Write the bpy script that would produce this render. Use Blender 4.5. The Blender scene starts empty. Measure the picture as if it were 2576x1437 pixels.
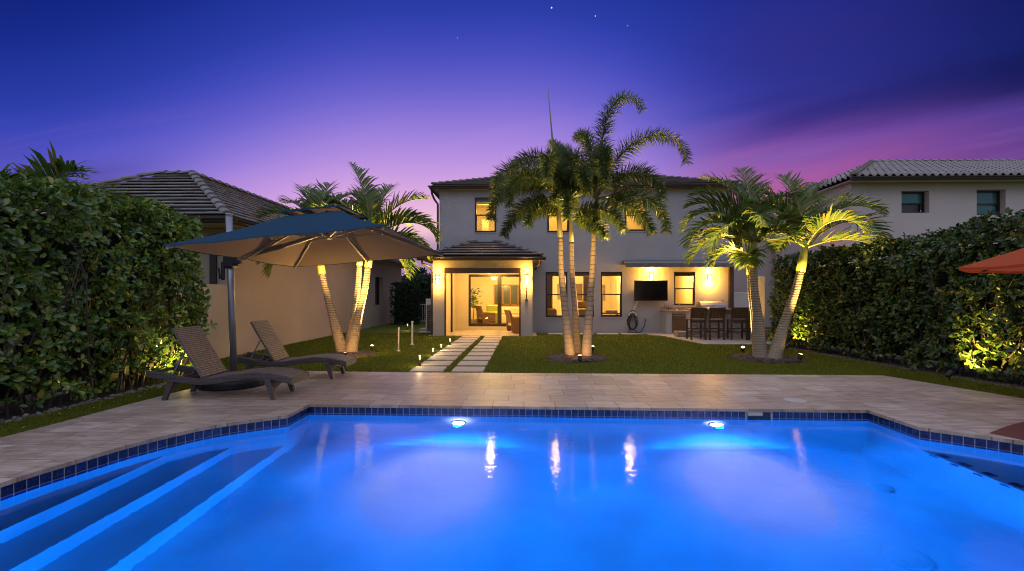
import bpy, math, random
import numpy as np
from mathutils import Vector, Matrix
from mathutils.geometry import tessellate_polygon
random.seed(7); rng = np.random.default_rng(11)
scene = bpy.context.scene
col = scene.collection
R = math.radians
PI = math.pi

# ------------------------------------------------------------------ camera frame (survey of the photograph: 2575 px wide)
FPX, CXP, HZ, CAMH, YAW = 1144.0, 1287.5, 744.0, 1.5, R(1.5)
RX = Vector((math.cos(YAW), math.sin(YAW), 0)); FW = Vector((-math.sin(YAW), math.cos(YAW), 0))
EYE = Vector((0, 0, CAMH))
def ray(u, v): return RX*((u-CXP)/FPX) + FW + Vector((0, 0, (HZ-v)/FPX))
def gz(u, v, z=0.0):
    d = ray(u, v); return EYE + d*((z-CAMH)/d.z)
def gy(u, v, Y):
    d = ray(u, v); return EYE + d*(Y/d.y)
def gx(u, v, X):
    d = ray(u, v); return EYE + d*(X/d.x)
def cw(X, d, z): return RX*X + FW*d + Vector((0, 0, z))

# ------------------------------------------------------------------ object helpers
def tag(o, label=None, cat=None, group=None, kind=None):
    if label: o['label'] = label
    if cat: o['category'] = cat
    if group: o['group'] = group
    if kind: o['kind'] = kind
    return o
def thing(name, label, cat, loc=(0, 0, 0), rz=0.0, group=None):
    o = bpy.data.objects.new(name, None); col.objects.link(o)
    o.location = loc; o.rotation_euler = (0, 0, rz); o.empty_display_size = .2
    return tag(o, label, cat, group)
def copy_tree(o, parent=None):
    c = o.copy(); col.objects.link(c)
    if parent: c.parent = parent
    for ch in list(o.children): copy_tree(ch, c)
    return c
class MB:
    def __init__(s): s.v = []; s.f = []; s.n = 0
    def add(s, vs, fs):
        b = len(s.v); s.v += [tuple(p) for p in vs]; s.f += [tuple(b+i for i in q) for q in fs]; return s
    def box(s, a, b):
        x0, y0, z0 = [min(p, q) for p, q in zip(a, b)]; x1, y1, z1 = [max(p, q) for p, q in zip(a, b)]
        return s.add([(x0,y0,z0),(x1,y0,z0),(x1,y1,z0),(x0,y1,z0),(x0,y0,z1),(x1,y0,z1),(x1,y1,z1),(x0,y1,z1)],
                     [(0,3,2,1),(4,5,6,7),(0,1,5,4),(1,2,6,5),(2,3,7,6),(3,0,4,7)])
    def bevbox(s, a, b, r=.01):
        x0, y0, z0 = [min(p, q) for p, q in zip(a, b)]; x1, y1, z1 = [max(p, q) for p, q in zip(a, b)]
        r = min(r, (x1-x0)*.45, (y1-y0)*.45, (z1-z0)*.45)
        def ring(i, z): return [(x0+i,y0+r,z),(x0+r,y0+i,z),(x1-r,y0+i,z),(x1-i,y0+r,z),(x1-i,y1-r,z),(x1-r,y1-i,z),(x0+r,y1-i,z),(x0+i,y1-r,z)]
        vs = ring(r, z0)+ring(0, z0+r)+ring(0, z1-r)+ring(r, z1)
        fs = [tuple(range(7,-1,-1)), tuple(range(24,32))]
        for k in range(3):
            for i in range(8): fs.append((k*8+i, k*8+(i+1)%8, (k+1)*8+(i+1)%8, (k+1)*8+i))
        return s.add(vs, fs)
    def quad(s, a, b, c, d): return s.add([a, b, c, d], [(0, 1, 2, 3)])
    def tube(s, pts, rad, n=8, cap=True):
        pts = [Vector(p) for p in pts]; m = len(pts)
        if not isinstance(rad, (list, tuple)): rad = [rad]*m
        vs = []; up = None
        for i, p in enumerate(pts):
            t = (pts[min(i+1, m-1)]-pts[max(i-1, 0)]).normalized()
            if up is None: up = Vector((0, 0, 1)) if abs(t.z) < .9 else Vector((0, 1, 0))
            x = t.cross(up).normalized(); y = x.cross(t).normalized(); up = y
            for k in range(n):
                a = 2*PI*k/n; vs.append(p+(x*math.cos(a)+y*math.sin(a))*rad[i])
        fs = []
        for i in range(m-1):
            for k in range(n): fs.append((i*n+k, i*n+(k+1)%n, (i+1)*n+(k+1)%n, (i+1)*n+k))
        if cap: fs += [tuple(range(n-1, -1, -1)), tuple((m-1)*n+k for k in range(n))]
        return s.add(vs, fs)
    def bar(s, a, b, w, h, up=(0, 0, 1)):
        a, b, up = Vector(a), Vector(b), Vector(up); t = (b-a).normalized()
        x = t.cross(up)
        if x.length < 1e-4: x = t.cross(Vector((1, 0, 0)))
        x = x.normalized()*w/2; y = x.cross(t).normalized()*h/2
        return s.add([a-x-y,a+x-y,a+x+y,a-x+y,b-x-y,b+x-y,b+x+y,b-x+y],
                     [(0,1,2,3),(7,6,5,4),(0,4,5,1),(1,5,6,2),(2,6,7,3),(3,7,4,0)])
    def lathe(s, c, prof, n=16, cap=True):
        c = Vector(c); vs = []; m = len(prof)
        for r, z in prof:
            for k in range(n):
                a = 2*PI*k/n; vs.append(c+Vector((r*math.cos(a), r*math.sin(a), z)))
        fs = []
        for i in range(m-1):
            for k in range(n): fs.append((i*n+k, i*n+(k+1)%n, (i+1)*n+(k+1)%n, (i+1)*n+k))
        if cap: fs += [tuple(range(n-1, -1, -1)), tuple((m-1)*n+k for k in range(n))]
        return s.add(vs, fs)
    def prism(s, poly, z0, z1):
        n = len(poly); vs = [(p[0],p[1],z0) for p in poly]+[(p[0],p[1],z1) for p in poly]
        return s.add(vs, [tuple(range(n-1,-1,-1)), tuple(range(n,2*n))]+[(i,(i+1)%n,n+(i+1)%n,n+i) for i in range(n)])
    def build(s, name, m, parent=None, local=False, smooth=False):
        me = bpy.data.meshes.new(name); me.from_pydata(s.v, [], s.f); me.update()
        return finish(me, name, m, parent, local, smooth)
def finish(me, name, m, parent=None, local=False, smooth=False):
    if m: me.materials.append(m)
    o = bpy.data.objects.new(name, me); col.objects.link(o)
    if parent:
        o.parent = parent
        if not local:
            off = Vector((0, 0, 0)); q = parent
            while q: off += q.location; q = q.parent
            me.transform(Matrix.Translation(-off))
    else:
        if not local and len(me.vertices):
            n = len(me.vertices); c = np.zeros(n*3, np.float32); me.vertices.foreach_get('co', c); c = c.reshape(-1, 3)
            lo = Vector(((c[:,0].min()+c[:,0].max())/2, (c[:,1].min()+c[:,1].max())/2, c[:,2].min()))
            me.transform(Matrix.Translation(-lo)); o.location = lo
    if smooth:
        me.polygons.foreach_set('use_smooth', [True]*len(me.polygons))
    return o
def npmesh(name, V, Q, m, parent=None, local=False, smooth=False):
    """V (n,3); Q (k,4) quads or (k,3)"""
    me = bpy.data.meshes.new(name); V = np.asarray(V, np.float32); Q = np.asarray(Q, np.int32)
    k = Q.shape[1]
    me.vertices.add(len(V)); me.vertices.foreach_set('co', V.ravel())
    me.loops.add(Q.size); me.loops.foreach_set('vertex_index', Q.ravel())
    me.polygons.add(len(Q)); me.polygons.foreach_set('loop_start', np.arange(0, Q.size, k, dtype=np.int32))
    me.update(calc_edges=True); me.validate()
    return finish(me, name, m, parent, local, smooth)

# ------------------------------------------------------------------ materials
def nodes(m):
    m.use_nodes = True; nt = m.node_tree; nt.nodes.clear(); return nt
def N(nt, t, **kw):
    n = nt.nodes.new(t)
    for k, v in kw.items():
        if k.startswith('i_'):
            key = k[2:]; n.inputs[int(key) if key.isdigit() else key.replace('_', ' ')].default_value = v
        else: setattr(n, k, v)
    return n
def L(nt, a, b): nt.links.new(a, b)
def c4(c): return (c[0], c[1], c[2], 1)
def mat(name, c, rough=.6, metal=0, c2=None, scale=8, detail=4, stretch=(1,1,1), bump=0, bscale=None, rand=0, coat=0, sheen=0, spec=.5, trans=0):
    m = bpy.data.materials.new(name); nt = nodes(m)
    out = N(nt, 'ShaderNodeOutputMaterial'); p = N(nt, 'ShaderNodeBsdfPrincipled')
    p.inputs['Roughness'].default_value = rough; p.inputs['Metallic'].default_value = metal
    p.inputs['Specular IOR Level'].default_value = spec; p.inputs['Coat Weight'].default_value = coat
    p.inputs['Base Color'].default_value = c4(c)
    tc = N(nt, 'ShaderNodeTexCoord'); mp = N(nt, 'ShaderNodeMapping'); mp.inputs['Scale'].default_value = stretch
    L(nt, tc.outputs['Object'], mp.inputs[0])
    cur = None
    if c2:
        ns = N(nt, 'ShaderNodeTexNoise'); ns.inputs['Scale'].default_value = scale; ns.inputs['Detail'].default_value = detail
        L(nt, mp.outputs[0], ns.inputs['Vector'])
        rp = N(nt, 'ShaderNodeValToRGB'); rp.color_ramp.elements[0].color = c4(c); rp.color_ramp.elements[1].color = c4(c2)
        rp.color_ramp.elements[0].position = .3; rp.color_ramp.elements[1].position = .7
        L(nt, ns.outputs['Fac'], rp.inputs[0]); cur = rp.outputs[0]
    if rand:
        g = N(nt, 'ShaderNodeNewGeometry'); hs = N(nt, 'ShaderNodeHueSaturation')
        mr = N(nt, 'ShaderNodeMapRange'); mr.inputs['To Min'].default_value = 1-rand; mr.inputs['To Max'].default_value = 1+rand
        L(nt, g.outputs['Random Per Island'], mr.inputs[0]); L(nt, mr.outputs[0], hs.inputs['Value'])
        if cur: L(nt, cur, hs.inputs['Color'])
        else: hs.inputs['Color'].default_value = c4(c)
        cur = hs.outputs[0]
    if cur: L(nt, cur, p.inputs['Base Color'])
    if bump:
        nb = N(nt, 'ShaderNodeTexNoise'); nb.inputs['Scale'].default_value = bscale or scale*4; nb.inputs['Detail'].default_value = 5
        L(nt, mp.outputs[0], nb.inputs['Vector'])
        b = N(nt, 'ShaderNodeBump'); b.inputs['Strength'].default_value = bump; b.inputs['Distance'].default_value = .02
        L(nt, nb.outputs['Fac'], b.inputs['Height']); L(nt, b.outputs[0], p.inputs['Normal'])
    L(nt, p.outputs[0], out.inputs[0])
    return m
def emit(name, c, s):
    m = bpy.data.materials.new(name); nt = nodes(m); out = N(nt, 'ShaderNodeOutputMaterial'); e = N(nt, 'ShaderNodeEmission')
    e.inputs[0].default_value = c4(c); e.inputs[1].default_value = s; L(nt, e.outputs[0], out.inputs[0]); return m
def leafmat(name, dark, mid, light, rough=.4, yellow=None, yfrac=.04, trans=.25, spec=.4):
    m = bpy.data.materials.new(name); nt = nodes(m); out = N(nt, 'ShaderNodeOutputMaterial'); p = N(nt, 'ShaderNodeBsdfPrincipled')
    p.inputs['Roughness'].default_value = rough; p.inputs['Specular IOR Level'].default_value = spec
    g = N(nt, 'ShaderNodeNewGeometry'); rp = N(nt, 'ShaderNodeValToRGB'); e = rp.color_ramp.elements
    e[0].position = 0; e[0].color = c4(dark); e[1].position = .55; e[1].color = c4(mid)
    x = e.new(.95-yfrac); x.color = c4(light)
    if yellow: x = e.new(1-yfrac); x.color = c4(yellow)
    L(nt, g.outputs['Random Per Island'], rp.inputs[0]); L(nt, rp.outputs[0], p.inputs['Base Color'])
    tr = N(nt, 'ShaderNodeBsdfTranslucent'); mx = N(nt, 'ShaderNodeMixShader'); mx.inputs[0].default_value = trans
    L(nt, rp.outputs[0], tr.inputs[0]); L(nt, p.outputs[0], mx.inputs[1]); L(nt, tr.outputs[0], mx.inputs[2])
    L(nt, mx.outputs[0], out.inputs[0]); return m
def glass(name, tint=(.93,.95,.92), refl=1.0):
    m = bpy.data.materials.new(name); nt = nodes(m); out = N(nt, 'ShaderNodeOutputMaterial')
    t = N(nt, 'ShaderNodeBsdfTransparent'); t.inputs[0].default_value = c4(tint); gl = N(nt, 'ShaderNodeBsdfGlossy'); gl.inputs['Roughness'].default_value = .02
    fr = N(nt, 'ShaderNodeFresnel'); fr.inputs[0].default_value = 1.5
    mul = N(nt, 'ShaderNodeMath', operation='MULTIPLY'); mul.inputs[1].default_value = refl; L(nt, fr.outputs[0], mul.inputs[0])
    mx = N(nt, 'ShaderNodeMixShader'); L(nt, mul.outputs[0], mx.inputs[0]); L(nt, t.outputs[0], mx.inputs[1]); L(nt, gl.outputs[0], mx.inputs[2])
    L(nt, mx.outputs[0], out.inputs[0]); return m

M = {}
M['stucco'] = mat('stucco_grey', (.315,.318,.33), .85, c2=(.36,.36,.368), scale=.9, detail=7, bump=.55, bscale=17)
M['stucco_warm'] = mat('stucco_beige', (.54,.44,.345), .88, c2=(.43,.35,.27), scale=.55, detail=7, bump=.25, bscale=40)
M['stucco_pink'] = mat('stucco_pale', (.60,.515,.485), .88, c2=(.54,.465,.435), scale=.8, bump=.2, bscale=40)
M['brown'] = mat('bronze_metal', (.045,.030,.022), .45, .2)
M['frame'] = mat('bronze_frame', (.030,.020,.014), .4, .2)
M['roof'] = mat('roof_tile', (.19,.155,.135), .75, c2=(.13,.108,.098), scale=2.2, rand=.22, bump=.15, bscale=30)
M['roof2'] = mat('roof_tile_cool', (.24,.225,.205), .75, c2=(.18,.17,.155), scale=2.2, rand=.2, bump=.15, bscale=30)
M['roof3'] = mat('roof_barrel', (.36,.32,.285), .75, c2=(.25,.22,.20), scale=5, bump=.15, bscale=30)
M['glass'] = glass('window_glass')
M['room'] = mat('room_paint', (.66,.56,.42), .8, c2=(.60,.51,.38), scale=.8)
M['roomfloor'] = mat('room_floor', (.62,.54,.42), .35, c2=(.55,.47,.36), scale=3)
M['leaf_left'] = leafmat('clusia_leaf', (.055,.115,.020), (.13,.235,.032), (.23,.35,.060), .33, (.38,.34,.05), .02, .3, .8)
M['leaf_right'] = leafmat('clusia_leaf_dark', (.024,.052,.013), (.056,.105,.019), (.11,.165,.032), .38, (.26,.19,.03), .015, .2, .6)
M['leaf_far'] = leafmat('privet_leaf', (.012,.028,.012), (.025,.05,.017), (.05,.085,.028), .5, trans=.1)
M['twig'] = mat('twig', (.10,.075,.055), .8, c2=(.06,.045,.035), scale=20)
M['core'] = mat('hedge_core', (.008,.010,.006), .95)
M['frond'] = leafmat('palm_leaflet', (.060,.115,.020), (.105,.175,.028), (.18,.22,.040), .4, (.26,.19,.04), .04, .35)
M['fox'] = leafmat('foxtail_leaflet', (.045,.085,.020), (.080,.130,.030), (.125,.165,.040), .45, (.12,.09,.03), .02, .2)
M['shaft'] = mat('crownshaft', (.19,.22,.045), .45, c2=(.26,.27,.06), scale=3, stretch=(4,4,.6))
M['foxshaft'] = mat('foxtail_crownshaft', (.12,.125,.06), .55, c2=(.20,.18,.10), scale=3, stretch=(4,4,.6))
M['rachis'] = mat('frond_stalk', (.20,.20,.06), .5)
def trunkmat(name, c1, c2, per, sharp):
    m = bpy.data.materials.new(name); nt = nodes(m); out = N(nt, 'ShaderNodeOutputMaterial'); p = N(nt, 'ShaderNodeBsdfPrincipled'); p.inputs['Roughness'].default_value = .85
    tc = N(nt, 'ShaderNodeTexCoord'); sp = N(nt, 'ShaderNodeSeparateXYZ'); L(nt, tc.outputs['Object'], sp.inputs[0])
    ns = N(nt, 'ShaderNodeTexNoise'); ns.inputs['Scale'].default_value = 6; L(nt, tc.outputs['Object'], ns.inputs['Vector'])
    a = N(nt, 'ShaderNodeMath', operation='MULTIPLY_ADD'); a.inputs[1].default_value = .05; L(nt, ns.outputs['Fac'], a.inputs[0]); L(nt, sp.outputs['Z'], a.inputs[2])
    # rings closer together toward the top
    sq = N(nt, 'ShaderNodeMath', operation='DIVIDE'); sq.inputs[1].default_value = per; L(nt, a.outputs[0], sq.inputs[0])
    fr = N(nt, 'ShaderNodeMath', operation='FRACT'); L(nt, sq.outputs[0], fr.inputs[0])
    rp = N(nt, 'ShaderNodeValToRGB'); e = rp.color_ramp.elements; e[0].position = 0; e[0].color = (0,0,0,1); e[1].position = sharp; e[1].color = (1,1,1,1)
    x = e.new(1-sharp*.5); x.color = (1,1,1,1); x = e.new(1); x.color = (0,0,0,1)
    L(nt, fr.outputs[0], rp.inputs[0])
    n2 = N(nt, 'ShaderNodeTexNoise'); n2.inputs['Scale'].default_value = 18; n2.inputs['Detail'].default_value = 6; L(nt, tc.outputs['Object'], n2.inputs['Vector'])
    m1 = N(nt, 'ShaderNodeMix', data_type='RGBA'); m1.inputs[6].default_value = c4(c1); m1.inputs[7].default_value = c4([k*.72 for k in c1]); L(nt, n2.outputs['Fac'], m1.inputs[0])
    # ring scars stand out less near the ground
    mr = N(nt, 'ShaderNodeMapRange'); mr.inputs['From Min'].default_value = .25; mr.inputs['From Max'].default_value = 1.1; mr.inputs['To Min'].default_value = .15; L(nt, sp.outputs['Z'], mr.inputs[0])
    inv = N(nt, 'ShaderNodeMath', operation='SUBTRACT'); inv.inputs[0].default_value = 1; L(nt, rp.outputs[0], inv.inputs[1])
    ml = N(nt, 'ShaderNodeMath', operation='MULTIPLY'); L(nt, inv.outputs[0], ml.inputs[0]); L(nt, mr.outputs[0], ml.inputs[1])
    m2 = N(nt, 'ShaderNodeMix', data_type='RGBA'); L(nt, ml.outputs[0], m2.inputs[0]); L(nt, m1.outputs[2], m2.inputs[6]); m2.inputs[7].default_value = c4(c2)
    L(nt, m2.outputs[2], p.inputs['Base Color'])
    b = N(nt, 'ShaderNodeBump'); b.inputs['Strength'].default_value = .5; b.inputs['Distance'].default_value = .02
    ad = N(nt, 'ShaderNodeMath', operation='MULTIPLY_ADD'); ad.inputs[1].default_value = .4; L(nt, n2.outputs['Fac'], ad.inputs[0]); L(nt, rp.outputs[0], ad.inputs[2])
    L(nt, ad.outputs[0], b.inputs['Height']); L(nt, b.outputs[0], p.inputs['Normal']); L(nt, p.outputs[0], out.inputs[0]); return m
M['trunk'] = trunkmat('foxtail_trunk', (.34,.275,.20), (.12,.09,.07), .115, .18)
M['trunk2'] = trunkmat('christmas_palm_trunk', (.36,.29,.21), (.09,.06,.04), .060, .4)
M['navy'] = mat('navy_fabric', (.035,.085,.17), .8, c2=(.030,.075,.15), scale=3, stretch=(1,1,6), bump=.1, bscale=200)
M['alu'] = mat('grey_aluminium', (.34,.35,.37), .38, .6)
M['black'] = mat('black_plastic', (.015,.015,.016), .45)
M['orange'] = mat('orange_fabric', (.74,.15,.075), .8, c2=(.68,.13,.065), scale=3, bump=.1, bscale=120)
M['steel'] = mat('stainless_steel', (.30,.285,.27), .42, 1)
M['dark_steel'] = mat('brown_steel', (.16,.115,.08), .4, .7, c2=(.11,.08,.055), scale=3, stretch=(1,1,9))
M['wood'] = mat('dark_wood', (.055,.028,.015), .5, c2=(.09,.045,.022), scale=6, stretch=(1,1,8))
M['stone'] = mat('stacked_stone', (.42,.36,.28), .8, c2=(.18,.14,.10), scale=5, stretch=(1,1,3), bump=.6, bscale=9)
M['counter'] = mat('granite_counter', (.33,.25,.18), .25, c2=(.20,.15,.11), scale=40)
M['screen'] = mat('tv_screen', (.006,.005,.005), .15)
M['white'] = mat('white_plastic', (.62,.60,.56), .5)
M['rubber'] = mat('black_rubber', (.012,.012,.012), .5)
M['paver'] = mat('concrete_paver', (.50,.42,.34), .7, c2=(.43,.36,.29), scale=5, bump=.15, bscale=50)
M['bulb'] = emit('lamp_glass', (1,.74,.36), 14)
M['bulb_hot'] = emit('spot_lens', (1,.72,.36), 30)
M['bulb_small'] = emit('path_lamp_glow', (1,.68,.30), 2.2)
M['ceil_lamp'] = emit('ceiling_lamp_glow', (1,.85,.55), 5)
M['pool_lens'] = emit('pool_lamp_lens', (.62,.66,1), 14)
M['wood_chair'] = mat('honey_wood', (.30,.16,.06), .5, c2=(.24,.12,.045), scale=4, stretch=(1,1,6))
M['wicker_chair'] = mat('wicker_brown', (.30,.20,.11), .7, c2=(.20,.13,.07), scale=40, bump=.4, bscale=90)
M['cushion'] = mat('pale_cushion', (.62,.54,.40), .9)
M['green_cloth'] = mat('lime_cloth', (.42,.46,.08), .9)
M['curtain'] = mat('curtain', (.26,.17,.075), .9, c2=(.14,.09,.035), scale=6, stretch=(6,6,.4))
M['teal'] = mat('teal_shade', (.07,.30,.31), .6)
M['soil'] = mat('soil', (.03,.022,.016), .95, c2=(.05,.038,.028), scale=12, bump=.5)
M['terracotta'] = mat('terracotta', (.33,.19,.10), .8, c2=(.27,.15,.08), scale=5)
M['grout'] = mat('grout', (.55,.56,.60), .8)
M['plaster'] = mat('pool_plaster', (.62,.66,.70), .75, c2=(.42,.50,.58), scale=1.3, detail=9, bump=.1, bscale=30)
M['acgrey'] = mat('ac_grey', (.11,.11,.12), .6)
M['redpave'] = mat('red_brown_paving', (.17,.055,.045), .6, c2=(.14,.045,.04), scale=3)

def weave(name, c1, c2, s):
    m = bpy.data.materials.new(name); nt = nodes(m); out = N(nt, 'ShaderNodeOutputMaterial'); p = N(nt, 'ShaderNodeBsdfPrincipled'); p.inputs['Roughness'].default_value = .55
    tc = N(nt, 'ShaderNodeTexCoord'); br = N(nt, 'ShaderNodeTexBrick')
    sp = N(nt, 'ShaderNodeSeparateXYZ'); cb = N(nt, 'ShaderNodeCombineXYZ'); L(nt, tc.outputs['Object'], sp.inputs[0])
    ad = N(nt, 'ShaderNodeMath', operation='ADD'); L(nt, sp.outputs['X'], ad.inputs[0]); L(nt, sp.outputs['Z'], ad.inputs[1])
    ad2 = N(nt, 'ShaderNodeMath', operation='MULTIPLY_ADD'); ad2.inputs[1].default_value = .25; L(nt, sp.outputs['Z'], ad2.inputs[0]); L(nt, sp.outputs['Y'], ad2.inputs[2])
    L(nt, ad2.outputs[0], cb.inputs[0]); L(nt, ad.outputs[0], cb.inputs[1])
    L(nt, cb.outputs[0], br.inputs['Vector']); br.inputs['Scale'].default_value = 1
    br.inputs['Color1'].default_value = c4(c1); br.inputs['Color2'].default_value = c4(c2); br.inputs['Mortar'].default_value = (.012,.010,.009,1)
    br.inputs['Brick Width'].default_value = s*2.2; br.inputs['Row Height'].default_value = s; br.inputs['Mortar Size'].default_value = s*.16; br.inputs['Mortar Smooth'].default_value = .6
    L(nt, br.outputs['Color'], p.inputs['Base Color'])
    b = N(nt, 'ShaderNodeBump'); b.inputs['Strength'].default_value = .6; b.inputs['Distance'].default_value = .006; b.invert = True
    L(nt, br.outputs['Fac'], b.inputs['Height']); L(nt, b.outputs[0], p.inputs['Normal']); L(nt, p.outputs[0], out.inputs[0]); return m
M['weave'] = weave('wicker_weave', (.27,.225,.215), (.165,.14,.135), .0115)
M['weave_dark'] = weave('wicker_weave_frame', (.125,.108,.105), (.085,.073,.07), .014)

def mottle(o, scale, lo, hi):
    d = o.data; d.use_nodes = True; nt = d.node_tree; em = nt.nodes['Emission']; tc = nt.nodes.new('ShaderNodeTexCoord'); ns = nt.nodes.new('ShaderNodeTexNoise')
    ns.inputs['Scale'].default_value = scale; ns.inputs['Detail'].default_value = 7; ns.inputs['Roughness'].default_value = .6; ns.inputs['Distortion'].default_value = .8
    nt.links.new(tc.outputs['Normal'], ns.inputs['Vector']); mr = nt.nodes.new('ShaderNodeMapRange'); mr.inputs[1].default_value = .38; mr.inputs[2].default_value = .64; mr.inputs[3].default_value = lo; mr.inputs[4].default_value = hi
    nt.links.new(ns.outputs['Fac'], mr.inputs[0]); nt.links.new(mr.outputs[0], em.inputs['Strength'])
def lamp(kind, name, loc, power, color, radius=.04, aim=None, spot=60, blend=.5):
    d = bpy.data.lights.new(name, kind); d.energy = power; d.color = color; d.shadow_soft_size = radius
    if kind == 'SPOT': d.spot_size = R(spot); d.spot_blend = blend
    o = bpy.data.objects.new(name, d); col.objects.link(o); o.location = loc
    if aim is not None: o.rotation_euler = (Vector(aim)-Vector(loc)).to_track_quat('-Z', 'Y').to_euler()
    return o
WARM = (1, .52, .12); AMBER = (1, .45, .055)
# ------------------------------------------------------------------ world: dusk sky
W = bpy.data.worlds.new('World'); scene.world = W; W.use_nodes = True
nt = W.node_tree; nt.nodes.clear()
def mth(op, a, b=None, c=None, clamp=False):
    n = nt.nodes.new('ShaderNodeMath'); n.operation = op; n.use_clamp = clamp
    for i, x in enumerate((a, b, c)):
        if x is None: continue
        if isinstance(x, (int, float)): n.inputs[i].default_value = x
        else: nt.links.new(x, n.inputs[i])
    return n.outputs[0]
def sstep(x, a, b):
    n = nt.nodes.new('ShaderNodeMapRange'); n.interpolation_type = 'SMOOTHSTEP'; n.inputs[1].default_value = a; n.inputs[2].default_value = b
    nt.links.new(x, n.inputs[0]); return n.outputs[0]
def mixc(f, a, b, mode='MIX'):
    n = nt.nodes.new('ShaderNodeMix'); n.data_type = 'RGBA'; n.blend_type = mode
    for i, x in ((0, f), (6, a), (7, b)):
        if isinstance(x, (int, float)): n.inputs[i].default_value = x
        elif isinstance(x, tuple): n.inputs[i].default_value = c4(x)
        else: nt.links.new(x, n.inputs[i])
    return n.outputs[2]
def s2l(r, g, b):
    return tuple((x/255/12.92 if x/255 <= .04045 else ((x/255+.055)/1.055)**2.4) for x in (r, g, b))
tc = nt.nodes.new('ShaderNodeTexCoord'); sx = nt.nodes.new('ShaderNodeSeparateXYZ'); nt.links.new(tc.outputs['Generated'], sx.inputs[0])
X, Y, Z = sx.outputs
yc = mth('MAXIMUM', Y, .12)
px = mth('DIVIDE', X, yc); pz = mth('DIVIDE', Z, yc)            # a flat map of the sky beyond the house
ele = mth('ARCSINE', Z)
rp = nt.nodes.new('ShaderNodeValToRGB'); rp.color_ramp.interpolation = 'B_SPLINE'
stops = [(0.0, (252,214,200)), (.14, (250,204,212)), (.21, (228,176,226)), (.29, (188,148,226)), (.37, (148,124,218)), (.45, (104,98,206)), (.54, (66,74,188)), (.63, (42,62,170)), (.8, (18,38,134)), (1.0, (10,28,108))]
e = rp.color_ramp.elements
e[0].position = stops[0][0]; e[0].color = c4(s2l(*stops[0][1])); e[1].position = stops[-1][0]; e[1].color = c4(s2l(*stops[-1][1]))
for p_, c_ in stops[1:-1]: x = e.new(p_); x.color = c4(s2l(*c_))
# the glow is centred left of the house; away from it the same height looks like a higher, darker sky
gd = mth('ABSOLUTE', mth('ADD', px, .17))
lift = mth('MULTIPLY', sstep(gd, .12, 1.0), .20)
nt.links.new(mth('ADD', mth('ABSOLUTE', pz), lift), rp.inputs[0])
base = rp.outputs[0]
# streaky cloud, rising to the right
def noise(scale, sxx, szz, tilt, off=0.0, detail=5):
    q = mth('SUBTRACT', pz, mth('MULTIPLY', px, tilt))
    cb = nt.nodes.new('ShaderNodeCombineXYZ'); nt.links.new(mth('MULTIPLY', px, sxx), cb.inputs[0]); nt.links.new(mth('MULTIPLY', q, szz), cb.inputs[1]); cb.inputs[2].default_value = off
    n = nt.nodes.new('ShaderNodeTexNoise'); n.inputs['Scale'].default_value = scale; n.inputs['Detail'].default_value = detail; nt.links.new(cb.outputs[0], n.inputs['Vector']); return n.outputs['Fac']
n1 = noise(2.2, .55, 4.5, .22, 1.3); n2 = noise(5, .4, 5, .2, 4.1); n3 = noise(1.4, 1, 2.5, .3, 8.2)
q = mth('SUBTRACT', pz, mth('MULTIPLY', mth('SUBTRACT', px, .4), .16))    # height above the tilted streak line
qn = mth('ADD', q, mth('MULTIPLY', mth('SUBTRACT', n1, .5), .12))
right = sstep(px, .16, .62)
streak = mth('ADD', .80, mth('MULTIPLY', sstep(n1, .36, .60), .20))
dark = mth('MULTIPLY', mth('MULTIPLY', mth('MULTIPLY', sstep(qn, .20, .38), mth('SUBTRACT', 1, sstep(qn, .46, .80))), right), streak)
dcol = mixc(sstep(px, .5, 1.2), s2l(48,46,134), s2l(16,24,84))
s1 = mixc(mth('MULTIPLY', dark, .98), base, dcol)
pink = mth('MULTIPLY', mth('MULTIPLY', sstep(qn, .0, .2), mth('SUBTRACT', 1, sstep(qn, .17, .40))), sstep(px, .22, .48))
pcol = mixc(sstep(px, .5, 1.2), s2l(180,90,148), s2l(92,54,120))
pcol = mixc(mth('MULTIPLY', sstep(n2, .40, .66), .5), pcol, s2l(118,70,150))
s2 = mixc(mth('MULTIPLY', pink, .9), s1, pcol)
# low mauve bank on the left and beside the house
low = mth('MULTIPLY', mth('SUBTRACT', 1, sstep(mth('ADD', pz, mth('MULTIPLY', mth('SUBTRACT', n3, .5), .30)), .10, .20)), mth('SUBTRACT', 1, sstep(px, .2, .4)))
s3 = mixc(mth('MULTIPLY', low, .7), s2, s2l(118,86,158))
lb = mth('MULTIPLY', sstep(mth('SUBTRACT', 0, px), .62, .98), mth('SUBTRACT', 1, sstep(mth('ADD', pz, mth('MULTIPLY', mth('SUBTRACT', n1, .5), .2)), .2, .36)))
s3 = mixc(mth('MULTIPLY', lb, .62), s3, s2l(66,62,146))
s3 = mixc(mth('MULTIPLY', mth('MULTIPLY', sstep(n2, .5, .8), sstep(mth('SUBTRACT', .5, pz), 0, .3)), .12), s3, s2l(214,150,214))
# the half of the sky behind the photographer, and overhead: paler, more neutral after-sunset light
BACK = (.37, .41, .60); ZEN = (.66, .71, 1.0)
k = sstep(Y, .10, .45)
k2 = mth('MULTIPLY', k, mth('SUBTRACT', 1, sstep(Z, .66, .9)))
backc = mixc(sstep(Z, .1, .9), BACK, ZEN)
front = mixc(k2, backc, s3)
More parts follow.
